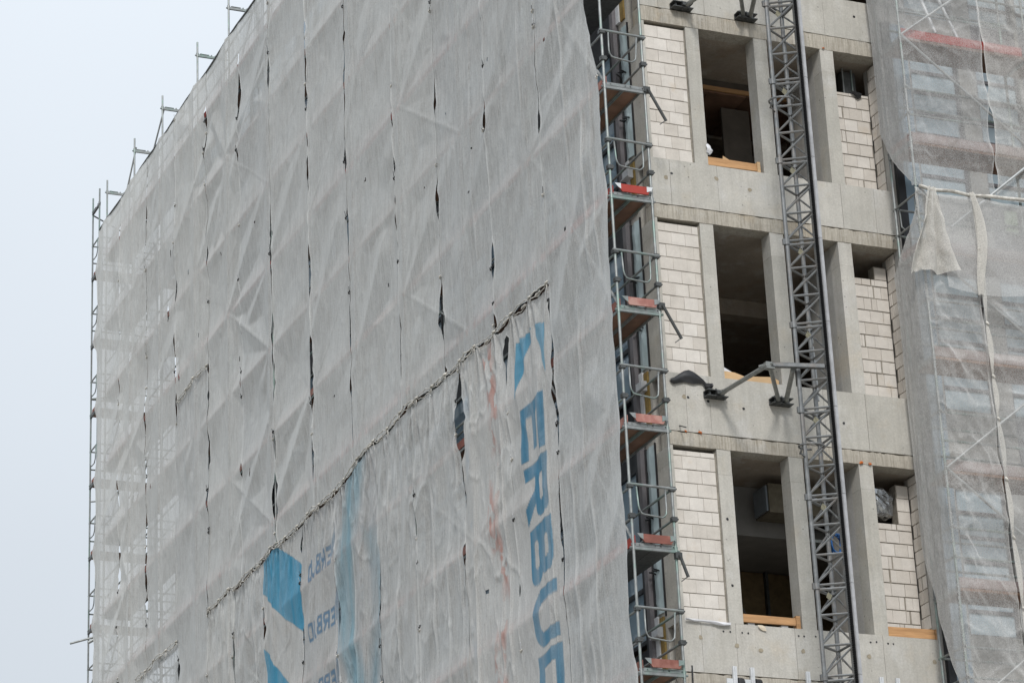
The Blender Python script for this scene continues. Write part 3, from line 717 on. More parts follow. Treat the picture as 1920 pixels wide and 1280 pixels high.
# open end frame near the concrete bay: end rails, U guards, end toe boards, tie tubes
endlook = {23.6: None, 21.6: (RED, 'bright red end toe board with white end plates'), 19.6: (REDFADE, 'faded salmon-red end toe board'), 17.6: (REDFADE, 'pale pink worn end toe board'), 15.6: (REDBROWN, 'brownish red end toe board'), 13.6: (REDBROWN, 'dull brown-red end toe board'), 25.6: (REDBROWN, None)}
yE = ST[0]
for z, lk in endlook.items():
    stick((XO-.05, yE-.03, z+1.02), (XI+.05, yE-.03, z+1.0), .0225, 10).build('end_rail', GALV, SC)
    b = MB(); x0, x1 = XO+.10, XI-.12
    pts = [(x0, yE-.035, z+.98), (x0+.01, yE-.035, z+.66)]+[(x0+.01+.09*(1-math.cos(a)), yE-.035, z+.66-.13*math.sin(a)) for a in (rad(30), rad(60), rad(90))]
    pts += [(x1-.01-.09*(1-math.cos(a)), yE-.035, z+.63-.13*math.sin(a)) for a in (rad(90), rad(60), rad(30))]+[(x1-.01, yE-.035, z+.66), (x1, yE-.035, z+.97)]
    b.path(pts, .015, 8); eg = b.build('end_guard', GALV, SC, smooth=True); eg.rotation_euler = (random.uniform(-.05, .05), random.uniform(-.035, .035), random.uniform(-.04, .04))
    for x in (XO, XI):
        for zz in (z+1.0, z+.5):
            b = MB(); b.box(x-.045, x+.05, yE-.045, yE+.045, zz-.035, zz+.035); b.tube((x-.06, yE-.03, zz), (x+.07, yE-.03, zz), .014, 6)
            b.build('coupler', GALV_DARK, SC)
    if lk:
        b = MB(); b.prism([(XO+.07, z+.19), (XO+.13, z+.195), (XI-.06, z+.195), (XI-.03, z+.19), (XI-.10, z+.06), (XO+.17, z+.06)], 'y', yE-.075, yE-.05)
        tb = b.build('end_toe_board', lk[0], SC)
        if lk[1]: tb['label'] = lk[1]
        for x, s in ((XO+.095, 1), (XI-.07, -1)):
            b = MB(); b.prism([(x-.06, z+.195), (x+.05, z+.20), (x+.05, z+.10), (x-.0, z+.13)] if s > 0 else [(x-.05, z+.20), (x+.06, z+.195), (x+.03, z+.13), (x-.05, z+.10)], 'y', yE-.082, yE-.076)
            b.build('end_plate', WHITEMET if abs(z-21.6) < .1 else GALV, tb)
    b = MB(); b.box(XO+.03, XI-.03, yE-.03, yE-.024, z+.0, z+.055)
    for q in np.arange(XO+.1, XI-.06, .075): b.box(q, q+.035, yE-.032, yE-.0301, z+.015, z+.04)
    b.build('deck_end_beam', GALV, SC)
for z in (23.62, 19.72, 15.50):
    p0 = Vector((XI+.03, yE-.07, z)); p1 = p0+Vector((.30, .0, -.55)) if z > 16 else p0+Vector((.12, 0, -.35))
    b = MB(); b.tube(p0, p1, .026, 9); b.box(p0.x-.06, p0.x+.05, yE-.06, yE+.02, z-.05, z+.05)
    b.tube(p1+Vector((-.02, 0, .0)), p1+Vector((-.12, 0, -.08)), .008, 5)
    b.build('tie_tube', GALV_DARK, SC)

# return scaffold round the far corner
S2 = thing('scaffold', 'narrow scaffold end rising against the sky at the far corner of the netted facade', 'scaffold', (-.5, 31.7, 0))
so2 = standard_mesh(36.05, 11.6, n=7)
for x in (XO, 1.54):
    for y in (31.38, 32.06): inst(so2, 'standard', S2, (x, y, 0))
b = MB(); b.box(-.024, .024, 0, .68, -.03, .03); b.tube((0, -.06, 0), (0, .74, 0), .02, 6)
for q in (.1, .35, .45, .6): b.box(-.03, .03, q-.012, q+.012, .03, .06)
t2 = b.mesh('transom', GALV_DARK)
dk = MB().box(.03, 2.54, .03, .65, -.05, 0).mesh('deck', PLYDECK); tb2 = MB().box(.03, 2.54, -.012, .012, .02, .165).mesh('toe_board', REDFADE); te2 = MB().box(-.012, .012, .03, .65, .02, .165).mesh('toe_board', REDBROWN)
rl2 = stick((0, 0, 0), (2.57, 0, 0), .021, 7).mesh('guardrail', GALV); re2 = stick((0, -.05, 0), (0, .73, 0), .021, 7).mesh('end_rail', GALV)
ug = MB(); ug.path([(0, .08, .97), (0, .10, .62), (0, .2, .52), (0, .48, .52), (0, .58, .62), (0, .60, .97)], .014, 7); ugm = ug.mesh('end_guard', GALV, True)
for j, z in enumerate(LV):
    inst(t2, 'transom', S2, (XO, 31.38, z-.02))
    if j == 0: continue
    inst(dk, 'deck', S2, (XO, 31.38, z+.035)); inst(tb2, 'toe_board', S2, (XO, 32.03, z+.03))
    inst(te2, 'toe_board', S2, (XO+.04, 31.38, z+.03))
    for h in (.5, 1.0): inst(rl2, 'guardrail', S2, (XO, 32.06, z+h)); inst(rl2, 'guardrail', S2, (XO, 31.38, z+h))
    inst(re2, 'end_rail', S2, (XO, 31.38, z+1.0)); inst(ugm, 'end_guard', S2, (XO-.02, 31.38, z))
stick((XO, 32.0, 35.5), (XO+1.4, 31.4, 34.5), .022).build('diagonal_brace', GALV_DARK, S2)
stick((XO-.05, 31.45, 23.5), (.9, 31.0, 21.7), .02).build('diagonal_brace', GALV, S2)
b = MB(); b.tube((-1.66, 31.5, 23.1), (-.55, 31.4, 23.46), .028, 9); b.tube((-1.20, 31.46, 23.14), (-1.0, 31.42, 23.26), .04, 8); b.tube((-1.08, 31.2, 23.62), (-.72, 31.35, 23.28), .03, 8)
b.build('projecting_tube', GALV, S2)
for z in (29.9, 27.0): stick((XO-.12, 31.5, z), (XO+.3, 31.3, z+.02), .022).build('projecting_tube', GALV, S2)

# scaffold of the netted wing on the right
S3 = thing('scaffold', 'scaffold behind sheer netting in front of the glazed wing', 'scaffold', (7, -.66, 0))
LR = [31.2, 29.2, 27.2, 25.2, 23.2, 21.2, 19.25, 17.25, 15.25, 13.25]; SX = [4.47, 7.04, 9.61]; YO, YI = -1.03, -.30
sr = standard_mesh(31.9, 13.2)
b = MB(); b.box(-.024, .024, 0, .73, -.03, .03); tr3 = b.mesh('transom', GALV)
for x in SX:
    for y in (YO, YI): inst(sr, 'standard', S3, (x, y, 0))
    for z in LR: inst(tr3, 'transom', S3, (x, YO, z-.05))
dkm = [MB().box(.04, 2.53, .03+v*.335, .355+v*.335, -.05, 0).mesh('deck_plank', PLYDECK) for v in (0, 1)]
tb3 = [MB().box(.05, 2.50, -.012, .012, .0, .17).mesh('toe_board', m) for m in (RED, PINKGREY)]
te3 = MB().box(-.012, .012, .03, .70, .0, .16).mesh('toe_board', REDBROWN)
rl3 = stick((0, 0, 0), (2.57, 0, 0), .021, 7).mesh('guardrail', GALV); re3 = stick((0, -.06, 0), (0, .79, 0), .021, 7).mesh('end_rail', GALV)
ug3 = MB(); ug3.path([(0, .10, .97), (0, .12, .62), (0, .22, .52), (0, .5, .52), (0, .60, .62), (0, .62, .97)], .014, 7); ug3m = ug3.mesh('end_guard', GALV, True)
for j, z in enumerate(LR):
    for x in SX[:2]:
        for v in (0, 1): inst(dkm[v], 'deck_plank', S3, (x, YO, z-.01))
        o = inst(tb3[0 if j in (3, ) else 1], 'toe_board', S3, (x, YO+.045, z))
        for h in (.5, 1.0): inst(rl3, 'guardrail', S3, (x, YO+.03, z+h)); inst(rl3, 'guardrail', S3, (x, YI, z+h))
    if j in (4, 5): inst(te3, 'toe_board', S3, (SX[0]+.04, YO, z))
    for h in ((.5, 1.0) if j in (4, 5, 8, 9) else (1.0, )): inst(re3, 'end_rail', S3, (SX[0], YO, z+h))
    if j in (4, 5): inst(ug3m, 'end_guard', S3, (SX[0]+.02, YO, z))
zig = [(4.47, 25.2, 7.04, 27.2), (4.47, 25.2, 7.04, 23.2), (4.47, 21.2, 7.04, 19.25), (4.47, 17.25, 7.04, 19.25), (4.47, 17.25, 7.04, 15.25), (4.47, 13.25, 7.04, 15.25), (7.04, 23.2, 9.61, 25.2)]
for a in zig: stick((a[0], YO-.03, a[1]), (a[2], YO-.03, a[3]), .022).build('diagonal_brace', GALV_LIGHT, S3)
MB().box(4.72, 4.86, -.10, -.012, 9.8, 26).build('glazing_edge', FRAME, B)
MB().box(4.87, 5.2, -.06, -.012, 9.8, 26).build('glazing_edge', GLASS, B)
stick((5.0, -1.145, 21.57), (7.04, -1.10, 23.25), .024).build('diagonal_brace', GALV_LIGHT, S3)['label'] = 'bare slanting brace tube in front of the upper net'
for a in ((5.2, 26.9, 5.75, 25.4), (4.9, 26.8, 5.3, 25.45)): stick((a[0], YO+.25, a[1]), (a[2], YO+.15, a[3]), .03).build('ladder_rail', WHITEMET, S3)
MB().box(6.70, 6.95, -.28, -.26, 22.05, 22.5).build('green_board', GREEN, S3)
sheet_blob('wing_flap', 'green leaf-like scrap', 'x', [(6.3, 26.0), (6.5, 26.3), (6.6, 26.0)], [(6.3, 25.9), (6.5, 25.9), (6.6, 25.9)], GREEN, y=-.3) if False else None

# ------------------------------------------------------------------ netting on the long facade
LVN = np.array(LV+[9.6]); STN = np.array(ST)
def seg_dist(Y, Z, a):
    y0, z0, y1, z1 = a; dy, dz = y1-y0, z1-z0
    t = np.clip(((Y-y0)*dy+(Z-z0)*dz)/(dy*dy+dz*dz), 0, 1)
    return np.hypot(Y-y0-t*dy, Z-z0-t*dz)
TEN = [(6.86, 28.73, 8.6, 27.6), (5.5, 25.6, 6.72, 24.8), (8.6, 23.6, 7.5, 24.3), (5.5, 25.6, 8.6, 27.6), (5.5, 21.6, 8.6, 23.6), (16.7, 25.6, 19.7, 27.6), (16.7, 21.6, 19.7, 23.6)]
_r = random.Random(21)
for y in ST:
    for z in LV[1:]:
        for _ in range(2):
            if _r.random() < .24:
                sg = _r.choice((-1, 1)); ln = _r.uniform(.7, 2.2); an = _r.uniform(.35, 1.25)*_r.choice((-1, 1))
                TEN.append((y, z, y+sg*ln*math.cos(an), z+ln*math.sin(an)))
STEEP = [(16.1, 33.65, 19.35, 30.97), (16.91, 32.56, 19.74, 31.71), (6.71, 28.77, 8.5, 27.56), (5.45, 25.6, 6.72, 24.8), (6.81, 24.75, 8.46, 23.6), (16.84, 29.57, 19.84, 27.54), (24.11, 28.68, 30.88, 25.93), (27.81, 23.73, 30.74, 21.91),
         (-.36, 18.19, .88, 16.63), (-.68, 16.9, .94, 14.69), (3.97, 25.38, 5.75, 23.18), (10.36, 30.17, 11.61, 28.44), (12.23, 26.65, 14.01, 24.73), (21.2, 32.53, 24.11, 31.09), (9.83, 24.91, 11.84, 22.72), (18.12, 20.37, 19.1, 18.97),
         (6.67, 20.59, 8.3, 19.07), (8.72, 19.0, 9.91, 16.65), (25.51, 32.43, 27.95, 31.37), (16.9, 23.9, 19.6, 21.8), (2.5, 27.6, 4.1, 25.7), (.2, 22.6, 1.6, 20.3), (.1, 27.2, 1.7, 25.1), (13.9, 23.7, 16.3, 22.0), (14.1, 29.6, 16.4, 27.9)]
TEN = np.array(TEN)
PUK = [(_r.uniform(0, 30), _r.uniform(18, 34), _r.uniform(.03, .07), _r.uniform(.008, .02)) for _ in range(60)]
def net_x(Y, Z):
    a = np.min(np.abs(Y[..., None]-STN), -1)
    bl = np.min(np.abs(Z[..., None]-LVN), -1)
    c = np.full_like(Y, 9.0)
    for q in BR: c = np.minimum(c, seg_dist(Y, Z, q if q[0] > 0 else (q[0], q[1], .8, q[1]+1.77)))
    kn = np.hypot(a, bl*.55)
    s = np.minimum.reduce([a*.85+.04, bl*.75+.25+.20*np.clip(vnoise(Y*.4, Z*.25, 17), -.6, 1), kn*.65])
    y0, y1, z0, z1 = Y.min()-.6, Y.max()+.6, Z.min()-.6, Z.max()+.6
    for q in TEN:
        if max(q[0], q[2]) < y0 or min(q[0], q[2]) > y1 or max(q[1], q[3]) < z0 or min(q[1], q[3]) > z1: continue
        t_ = seg_dist(Y, Z, q); s = np.minimum(s, t_*.75+.10+.05*np.hypot(Y-q[0], Z-q[1]))
    for q in STEEP:
        if max(q[0], q[2]) < y0 or min(q[0], q[2]) > y1 or max(q[1], q[3]) < z0 or min(q[1], q[3]) > z1: continue
        s = np.minimum(s, seg_dist(Y, Z, q)*.8)
    loc = np.clip(.85+.55*vnoise(Y*.31, Z*.27, 2), .3, 1.3)
    sag = .120*np.tanh(s*1.25)*loc
    sag += .020*(vnoise(Y*.55, Z*.32, 5)+.4)*np.clip(s/.4, 0, 1)
    dg = vnoise((Y+Z*.9)*1.3, (Y-Z*.9)*.25, 12)
    dh = vnoise((Y-Z*.6)*2.6, (Y+Z*.6)*.5, 14)
    wr = .006*fbm(Y*3.0, Z*.3, 7)+.0022*vnoise(Y*11, Z*.7, 9)+.009*np.clip(dg, 0, 1)+.004*np.clip(dh-.2, 0, 1)
    X = XO-.105+sag+wr*np.clip(.3+s/.25, 0, 1)-.006*np.exp(-(c/.03)**2)-.010*np.exp(-(a/.045)**2)
    for py, pz, pr_, pa_ in PUK:
        if y0 < py < y1: 
            dd = np.hypot(Y-py, (Z-pz)*.7); X = X+pa_*np.exp(-(dd/pr_)**2)-.5*pa_*np.exp(-(dd/(pr_*2.2))**2)
    return X
def grid_object(name, P, m, attrs=None, keep=None, double=False):
    nz, ny, _ = P.shape; V = P.reshape(-1, 3)
    I = np.arange(nz*ny).reshape(nz, ny)
    F = np.stack([I[:-1, :-1], I[:-1, 1:], I[1:, 1:], I[1:, :-1]], -1).reshape(-1, 4)
    if keep is not None: F = F[keep.reshape(-1)]
    c = (V.min(0)+V.max(0))/2; me = bpy.data.meshes.new(name)
    me.vertices.add(len(V)); me.vertices.foreach_set('co', (V-c).astype('f').ravel())
    me.loops.add(F.size); me.loops.foreach_set('vertex_index', F.astype('i').ravel())
    me.polygons.add(len(F)); me.polygons.foreach_set('loop_start', np.arange(0, F.size, 4, dtype='i'))
    me.update(calc_edges=True); me.validate()
    me.polygons.foreach_set('use_smooth', np.ones(len(me.polygons), bool))
    me.materials.append(m)
    for an, (kind, data) in (attrs or {}).items():
        at = me.attributes.new(an, kind, 'POINT')
        at.data.foreach_set('value' if kind == 'FLOAT' else 'color', data.astype('f').ravel())
    return link(bpy.data.objects.new(name, me), None, c)
# seams: lens-shaped slits (Z centre, half length, half width)
UPS = {0: [(-1, 0, 0)], 1: [], 2: [(22.45, .45, .055), (27.2, .5, .015)], 3: [(22.35, .5, .03), (24.6, .3, .012)], 4: [(22.6, .95, .035), (26.2, .4, .015)], 5: [(26.3, .45, .03), (24.0, .6, .015), (29.5, .8, .012)],
       6: [(24.0, 1.1, .05), (26.3, .8, .04), (22.0, .6, .04), (31.0, 1.5, .02), (28.6, .7, .03)], 7: [(22.0, .7, .06), (25.0, .9, .03), (27.8, 1.2, .015)], 8: [(32.75, .75, .10), (31.4, .5, .03)], 9: [(25.0, .4, .03)],
       10: [(28.4, .6, .05), (29.9, .4, .05), (26.9, .5, .03)], 11: [(26.0, .5, .03), (23.8, .5, .05)], 12: [(24.6, .6, .06), (26.6, .7, .05)]}
LOS = {1: [(20.6, .3, .05)], 2: [(20.6, .32, .10)], 3: [(20.1, .8, .19)], 4: [], 5: [], 6: [], 7: [(20.6, .2, .05)], 8: [(19.5, .6, .03)], 9: []}
UB = [-.55, 1.95, 4.3, 6.7, 8.92, 11.6, 13.97, 16.5, 18.85, 21.4, 23.95, 26.5, 29.0, 31.35]
LB = [None, 1.98, 3.88, 6.07, 8.37, 10.42, 12.82, 15.05, 17.40, 19.4, 21.4]
_sl = {}
def extra(seed):
    if seed not in _sl:
        q = random.Random(seed*13+5); _sl[seed] = [(q.uniform(15, 34), q.uniform(.08, .45), q.uniform(.012, .042)) for _ in range(10)]
    return _sl[seed]
def seam(b, seed, slits, side):
    slits = list(slits)+extra(seed)
    def f(Z):
        wob = .030*vnoise(Z*.25, 0*Z, seed)+.010*vnoise(Z*1.3, 0*Z, seed+5)
        gap = -.016+.014*np.clip(vnoise(Z*1.1, 0*Z, seed+9), 0, 1)
        for zc, hl, hw in slits: 
            if hl: gap = gap+(hw*1.35+.014)*np.clip(1-((Z-zc)/hl)**2, 0, 1)*(1+.35*vnoise(Z*6, 0*Z, seed))
        return b+wob+side*gap
    return f
def near_edge(Z):
    return -.575+.06*vnoise(Z*.8, 0*Z, 41)+.03*vnoise(Z*2.1, 0*Z, 43)+np.clip((Z-23.8)/1.7, 0, 1)*.5+.09*np.abs(np.sin((Z-21.6)*math.pi/2))
def far_edge(Z):
    ph = ((Z-21.6) % 2.0)/2.0
    return 31.30+.35*np.exp(-((np.minimum(ph, 1-ph))/.16)**2)*(.5+.5*vnoise(Z*.5, 0*Z, 3)) + .05*vnoise(Z*2, 0*Z, 9)
NCOUNT = []
def net(name, yl, yr, z0, z1, res, m, label, group, zt=None, zb=None, prn=None, holes=(), gather=None, gather_b=None, dense=0.0, pleats=(), crump=.006):
    nz = int((z1-z0)/max(res, .035))+1; ny = int(abs(float(yr(np.array([z1]))[0]-yl(np.array([z1]))[0]))/res)+1
    S = np.linspace(0, 1, nz)[:, None]; T = np.linspace(0, 1, ny)[None]
    Z = z0+(z1-z0)*S+0*T
    Y = yl(Z)+(yr(Z)-yl(Z))*T
    if zt is not None: Z = Z+(zt(Y)-z1)*np.exp(-(z1-Z)/.5)
    if zb is not None: Z = Z+(zb(Y)-z0)*np.exp(-(Z-z0)/.5)
    X = net_x(Y, Z)
    ed = np.minimum(T*(ny-1), (1-T)*(ny-1))*res+0*S
    X = X-.018*np.exp(-ed/.05)*np.abs(vnoise(Z*2.3, Y*0, 21))
    if gather is not None:
        for yk, spread, amp in gather:                                  # folds fanning down from the tie points of the seam
            d = np.maximum(z1-Z, 0); wgt = np.exp(-d/1.9)*np.exp(-((Y-yk)/(spread+.5*d))**2)
            X = X+amp*wgt*np.sin((Y-yk)/(.045+.10*d)*2.2)
    if gather_b is not None:
        for yk, spread, amp in gather_b:
            d = Z-z0; wgt = np.exp(-d/.5)*np.exp(-((Y-yk)/(spread+.5*d))**2)
            X = X+amp*wgt*np.sin((Y-yk)/(.045+.10*d)*2.2)
    pl_d = 0
    if crump: X = X-crump*(np.clip(1-np.abs(fbm(Y*1.6+Z*.5, Z*.55-Y*.8, 91, 3))*2.4, 0, 1)**3+np.clip(1-np.abs(fbm(Y*1.3-Z*.6, Z*.5+Y*.6, 95, 3))*2.6, 0, 1)**3)+crump*.35*fbm(Y*5, Z*1.3, 97)
    for yk, amp, wd, za, zb_ in pleats:
        yy = yk+.06*vnoise(Z*.35, 0*Z, int(yk*7))+.02*vnoise(Z*1.2, 0*Z, int(yk*11)); e = np.exp(-((Y-yy)/wd)**2)*np.clip((Z-za)/.8, 0, 1)*np.clip((zb_-Z)/.8, 0, 1)*np.clip(.65+.8*vnoise(Z*.6, 0*Z, int(yk*5)), 0, 1)
        X = X-amp*e; pl_d = pl_d+.8*e**2
    X = np.minimum(X, XO+.014)+(.006 if len(name) and (NCOUNT.append(1) or len(NCOUNT) % 2) else -.006)
    dn = dense+.9*np.exp(-(ed/.03)**2)+.5*np.exp(-((z1-Z)/.05)**2)+pl_d
    att = {'dense': ('FLOAT', dn)}
    if prn is not None: att['print'] = ('FLOAT_COLOR', prn(Y, Z))
    else: att['print'] = ('FLOAT_COLOR', np.zeros(Y.shape+(4,)))
    keep = None
    if holes:
        yc = (Y[:-1, :-1]+Y[1:, 1:])/2; zc = (Z[:-1, :-1]+Z[1:, 1:])/2; keep = np.ones(yc.shape, bool)
        for hy, hz, ay, az in holes: keep &= (((yc-hy)/ay)**2+((zc-hz)/az)**2) > 1
    o = grid_object(name, np.stack([X, Y, Z], -1), m, att, keep)
    for _ in range(6):                                               # cable ties and knotted eyelets along the edge
        k = random.randrange(2, nz-2); x, y, z = X[k, 0], Y[k, 0], Z[k, 0]
        if z < 15: continue
        b = MB(); b.tube((x-.01, y, z), (x-.07, y-random.uniform(.05, .16), z+random.uniform(-.02, .12)), .006, 5); b.build('cable_tie', WHITEPL if random.random() < .6 else BLACK, o)
        b = MB(); b.path([(x-.005, y-.03, z+.02), (x-.03, y, z), (x-.005, y+.035, z-.02)], .016, 5); b.build('eyelet_knot', LACE if random.random() < .5 else BLACK, o)
    return tag(o, label, 'net', group)
GRP_U = 'grey debris nets above the laced seam'; GRP_L = 'debris nets below the laced seam'
def scal(Y): return np.abs(np.sin((Y-1.95)*math.pi/.80))*np.where(Y < 4.4, 1.0, .5)
def zbase(Y): return np.interp(Y, [1.9, 3.95, 6.35, 8.67, 10.42, 12.2, 13.89, 16.46, 18.9, 21.4], [21.03, 21.09, 21.15, 21.25, 21.19, 21.02, 20.97, 21.08, 20.97, 21.03])+.05*vnoise(Y*1.1, Y*0, 31)
def zseam(Y): return zbase(Y)-.085*scal(Y)
def zseam_up(Y): return zbase(Y)+.005+.065*scal(Y)*np.clip(vnoise(Y*.9, Y*0, 33)+.6, 0, 1)
HOLES = [(1.2, 21.75, .05, .04), (3.1, 27.2, .03, .03), (7.4, 25.3, .03, .03), (5.2, 24.2, .03, .03), (1.55, 25.5, .04, .04), (6.2, 26.3, .03, .03), (10.6, 26.9, .03, .04), (12.7, 23.0, .03, .03), (19.1, 26.3, .03, .05), (20.3, 29.4, .03, .05),
         (22.9, 30.0, .04, .08), (23.7, 27.6, .04, .14), (22.0, 28.0, .03, .05), (26.1, 25.6, .04, .06), (24.6, 29.6, .06, .2), (5.0, 25.0, .02, .02), (4.1, 26.4, .04, .05), (9.6, 24.2, .03, .03), (24.3, 31.1, .03, .09), (18.3, 23.3, .03, .10), (17.6, 29.0, .03, .03)]
ulab = ['widest grey net strip beside the open scaffold end, running down past the seam',
 'upper grey net strip ending over the blue triangle mark, second from the open scaffold end',
 'upper grey net strip with a black lens-shaped slit on its edge just above the seam',
 'upper grey net strip between two seams, fourth from the open scaffold end',
 'upper grey net strip crossed by brace creases, a long dark slit low on its edge',
 'upper grey net strip above the faded blue panel, sixth from the open scaffold end',
 'upper grey net strip whose edge is the longest dark slit on the facade',
 'upper grey net strip directly above the solid blue arrow panel',
 'upper grey net strip with diagonal brace creases in the middle of the long facade',
 'upper grey net strip with an open brown slit close to the top rail',
 'grey net strip with a short seam halfway up, tenth from the open scaffold end',
 'hazy grey net strip with small torn holes, third from the far scaffold corner',
 'see-through grey net strip with sky showing behind, second from the far scaffold corner',
 'thin see-through grey net strip at the far scaffold corner beside the bare tubes']
knots = np.arange(1.95, 21.5, .80)
for i in range(13):
    yl = near_edge if i == 0 else seam(UB[i], i, UPS.get(i, []), 1)
    yr = far_edge if i == 12 else seam(UB[i+1], i+1, UPS.get(i+1, []), -1)
    a, b_ = UB[i], UB[i+1]
    hs = [h for h in HOLES if a < h[0] < b_]
    kw = {}
    z0 = 21.07; z1 = 34.72
    if i == 0: z0 = 11.8
    elif i == 9: z0 = 27.02
    elif i in (10,): z0 = 21.07
    elif i > 10: z0 = 18.0
    if z0 in (21.07,): kw = dict(zb=zseam_up, gather_b=[(k, .10, .02) for k in knots if a-.3 < k < b_+.3])
    lab = ulab[i] if i < 10 else ulab[i+1]
    if i == 9: lab = ulab[10]
    net('scaffold_net', yl, yr, z0, z1, .04 if i else .025, NET, lab, GRP_U, holes=hs,
        pleats=[(.35, .05, .05, 11, 24), (.95, .045, .05, 13, 27), (1.45, .045, .06, 11, 21), (-.1, .04, .05, 20, 28), (1.72, .03, .04, 11, 19.5), (.7, .035, .05, 11, 17.5)] if i == 0 else [(a+.7, .035, .04, 22, 28), (a+1.6, .035, .04, 25, 33)] if i in (1, 2) else [], **kw)
# mid-height lower piece of the strip whose seam sits at 27 m, and the far lower one
net('scaffold_net', seam(21.4, 9, LOS.get(9, []), 1), seam(23.95, 10, UPS[10], -1), 16.0, 27.0, .045, NET, 'grey net strip hanging below the short seam halfway up the netted facade', GRP_L, gather=[(k, .12, .02) for k in (21.5, 22.3, 23.1, 23.9)])

net('scaffold_net', seam(23.95, 10, LOS.get(9, []), 1), seam(26.5, 11, [], -1), 16.0, 21.05, .045, NET, 'grey net strip below the seam at the bottom corner nearest the far scaffold end', GRP_L, gather=[(k, .12, .02) for k in (24.3, 25.2, 26.0)])
# ---- prints
def box_sd(u, v, cx, cy_, hx, hy, r=0.0):
    qx = np.abs(u-cx)-(hx-r); qy = np.abs(v-cy_)-(hy-r)
    return np.hypot(np.maximum(qx, 0), np.maximum(qy, 0))+np.minimum(np.maximum(qx, qy), 0)-r
def poly_sd(u, v, P):
    d = np.full(np.shape(u), 1e9); ins = np.zeros(np.shape(u), bool); n = len(P)
    for i in range(n):
        (x0, y0), (x1, y1) = P[i], P[(i+1) % n]
        d = np.minimum(d, seg_dist(u, v, (x0, y0, x1, y1)))
        cond = ((y0 > v) != (y1 > v)) & (u < (x1-x0)*(v-y0)/((y1-y0) if y1 != y0 else 1e-9)+x0); ins ^= cond
    return np.where(ins, -d, d)
def letter(ch, u, v):
    B_ = box_sd; mn = np.minimum; mxm = np.maximum
    if ch == 'E': return mn(mn(B_(u, v, .12, .5, .12, .5), B_(u, v, .5, .885, .5, .115)), mn(B_(u, v, .44, .5, .40, .105), B_(u, v, .5, .115, .5, .115)))
    if ch == 'D': return mxm(mn(B_(u, v, .5, .5, .5, .5, .30), B_(u, v, .25, .5, .25, .5)), -mn(B_(u, v, .5, .5, .27, .28, .14), B_(u, v, .36, .5, .12, .28)))
    if ch == 'U': return mxm(mn(B_(u, v, .5, .5, .5, .5, .40), B_(u, v, .5, .75, .5, .25)), -mn(B_(u, v, .5, .56, .26, .34, .22), B_(u, v, .5, 1.0, .26, .4)))
    if ch == 'B':
        o_ = mn(mn(B_(u, v, .46, .74, .46, .26, .20), B_(u, v, .5, .27, .5, .27, .22)), B_(u, v, .2, .5, .2, .5))
        i_ = mn(B_(u, v, .46, .745, .20, .085, .07), B_(u, v, .48, .275, .24, .09, .08)); return mxm(o_, -i_)
    if ch == 'R':
        o_ = mn(mn(B_(u, v, .5, .70, .5, .30, .24), B_(u, v, .12, .5, .12, .5)), B_(u, v, .25, .70, .25, .30))
        o_ = mxm(o_, -B_(u, v, .50, .71, .24, .10, .08))
        return mn(o_, poly_sd(u, v, [(.36, .46), (.66, .46), (1.02, 0), (.72, 0)]))
BLUEINK = (.04, .235, .40); CYAN = (.06, .34, .54)
def blank(Y): return np.zeros(Y.shape+(4,))
def ink(out, sd, col, a, soft=.006):
    m = np.clip(.5-sd/(2*soft), 0, 1)*a
    k = m > out[..., 3]
    out[..., :3] = np.where(k[..., None], np.array(col), out[..., :3]); out[..., 3] = np.maximum(out[..., 3], m)
def print_banner(Y, Z):
    o = blank(Y); Yw = Y+.012*vnoise(Y*2, Z*3, 61)
    fade = .80+.18*vnoise(Y*8, Z*.8, 66)
    for i, ch in enumerate('ERBUD'):
        zt = 19.29-1.11*i; yc = 3.42-.045*i                     # letters run downwards, their tops to the camera's right
        u = (zt-Z)/1.0; v = (yc-Yw)/1.06
        ink(o, letter(ch, u, v), BLUEINK, .92)
    ink(o, poly_sd(Yw, Z, [(3.44, 20.55), (2.66, 20.52), (3.60, 19.55)]), CYAN, .95)
    ink(o, poly_sd(Yw, Z, [(2.60, 20.56), (2.18, 20.45), (2.23, 19.55)]), CYAN, .95)
    o[..., 3] *= np.clip(fade, .5, 1); return o
def print_blue(Y, Z):
    o = blank(Y)
    ink(o, poly_sd(Y, Z, [(17.45, 20.93), (16.54, 21.02), (15.0, 20.14), (15.0, 18.70), (16.02, 19.25), (17.45, 20.25)]), CYAN, .93)
    ink(o, poly_sd(Y, Z, [(17.45, 19.06), (15.0, 17.15), (15.0, 15.6), (17.45, 17.2)]), CYAN, .93)
    o[..., 3] *= np.clip(.92+.15*vnoise(Y*7, Z*.6, 67), .6, 1); return o
def print_small(Y, Z):
    o = blank(Y)
    for zb, ks in ((19.60, 'ERBUD'), (18.32, 'ERBUD'), (17.02, 'ERBUD')):
        for i, ch in enumerate(ks):                              # seen from the cloth's back: mirror writing
            u = (Y-13.12-.30*i)/.255; v = (Z-zb)/.40
            ink(o, letter(ch, u, v)*.3, (.09, .23, .40), .78)
        ink(o, poly_sd(Y, Z, [(13.06, zb+.05), (12.97, zb+.05), (12.80, zb+.6), (12.92, zb+.75)]), (.13, .25, .38), .55)
    ink(o, poly_sd(Y, Z, [(12.8, 18.5), (13.0, 18.8), (12.85, 17.3), (12.8, 17.0)]), CYAN, .3)
    o[..., 3] *= np.clip(1.0+.25*vnoise(Y*9, Z*.9, 68), .7, 1); return o
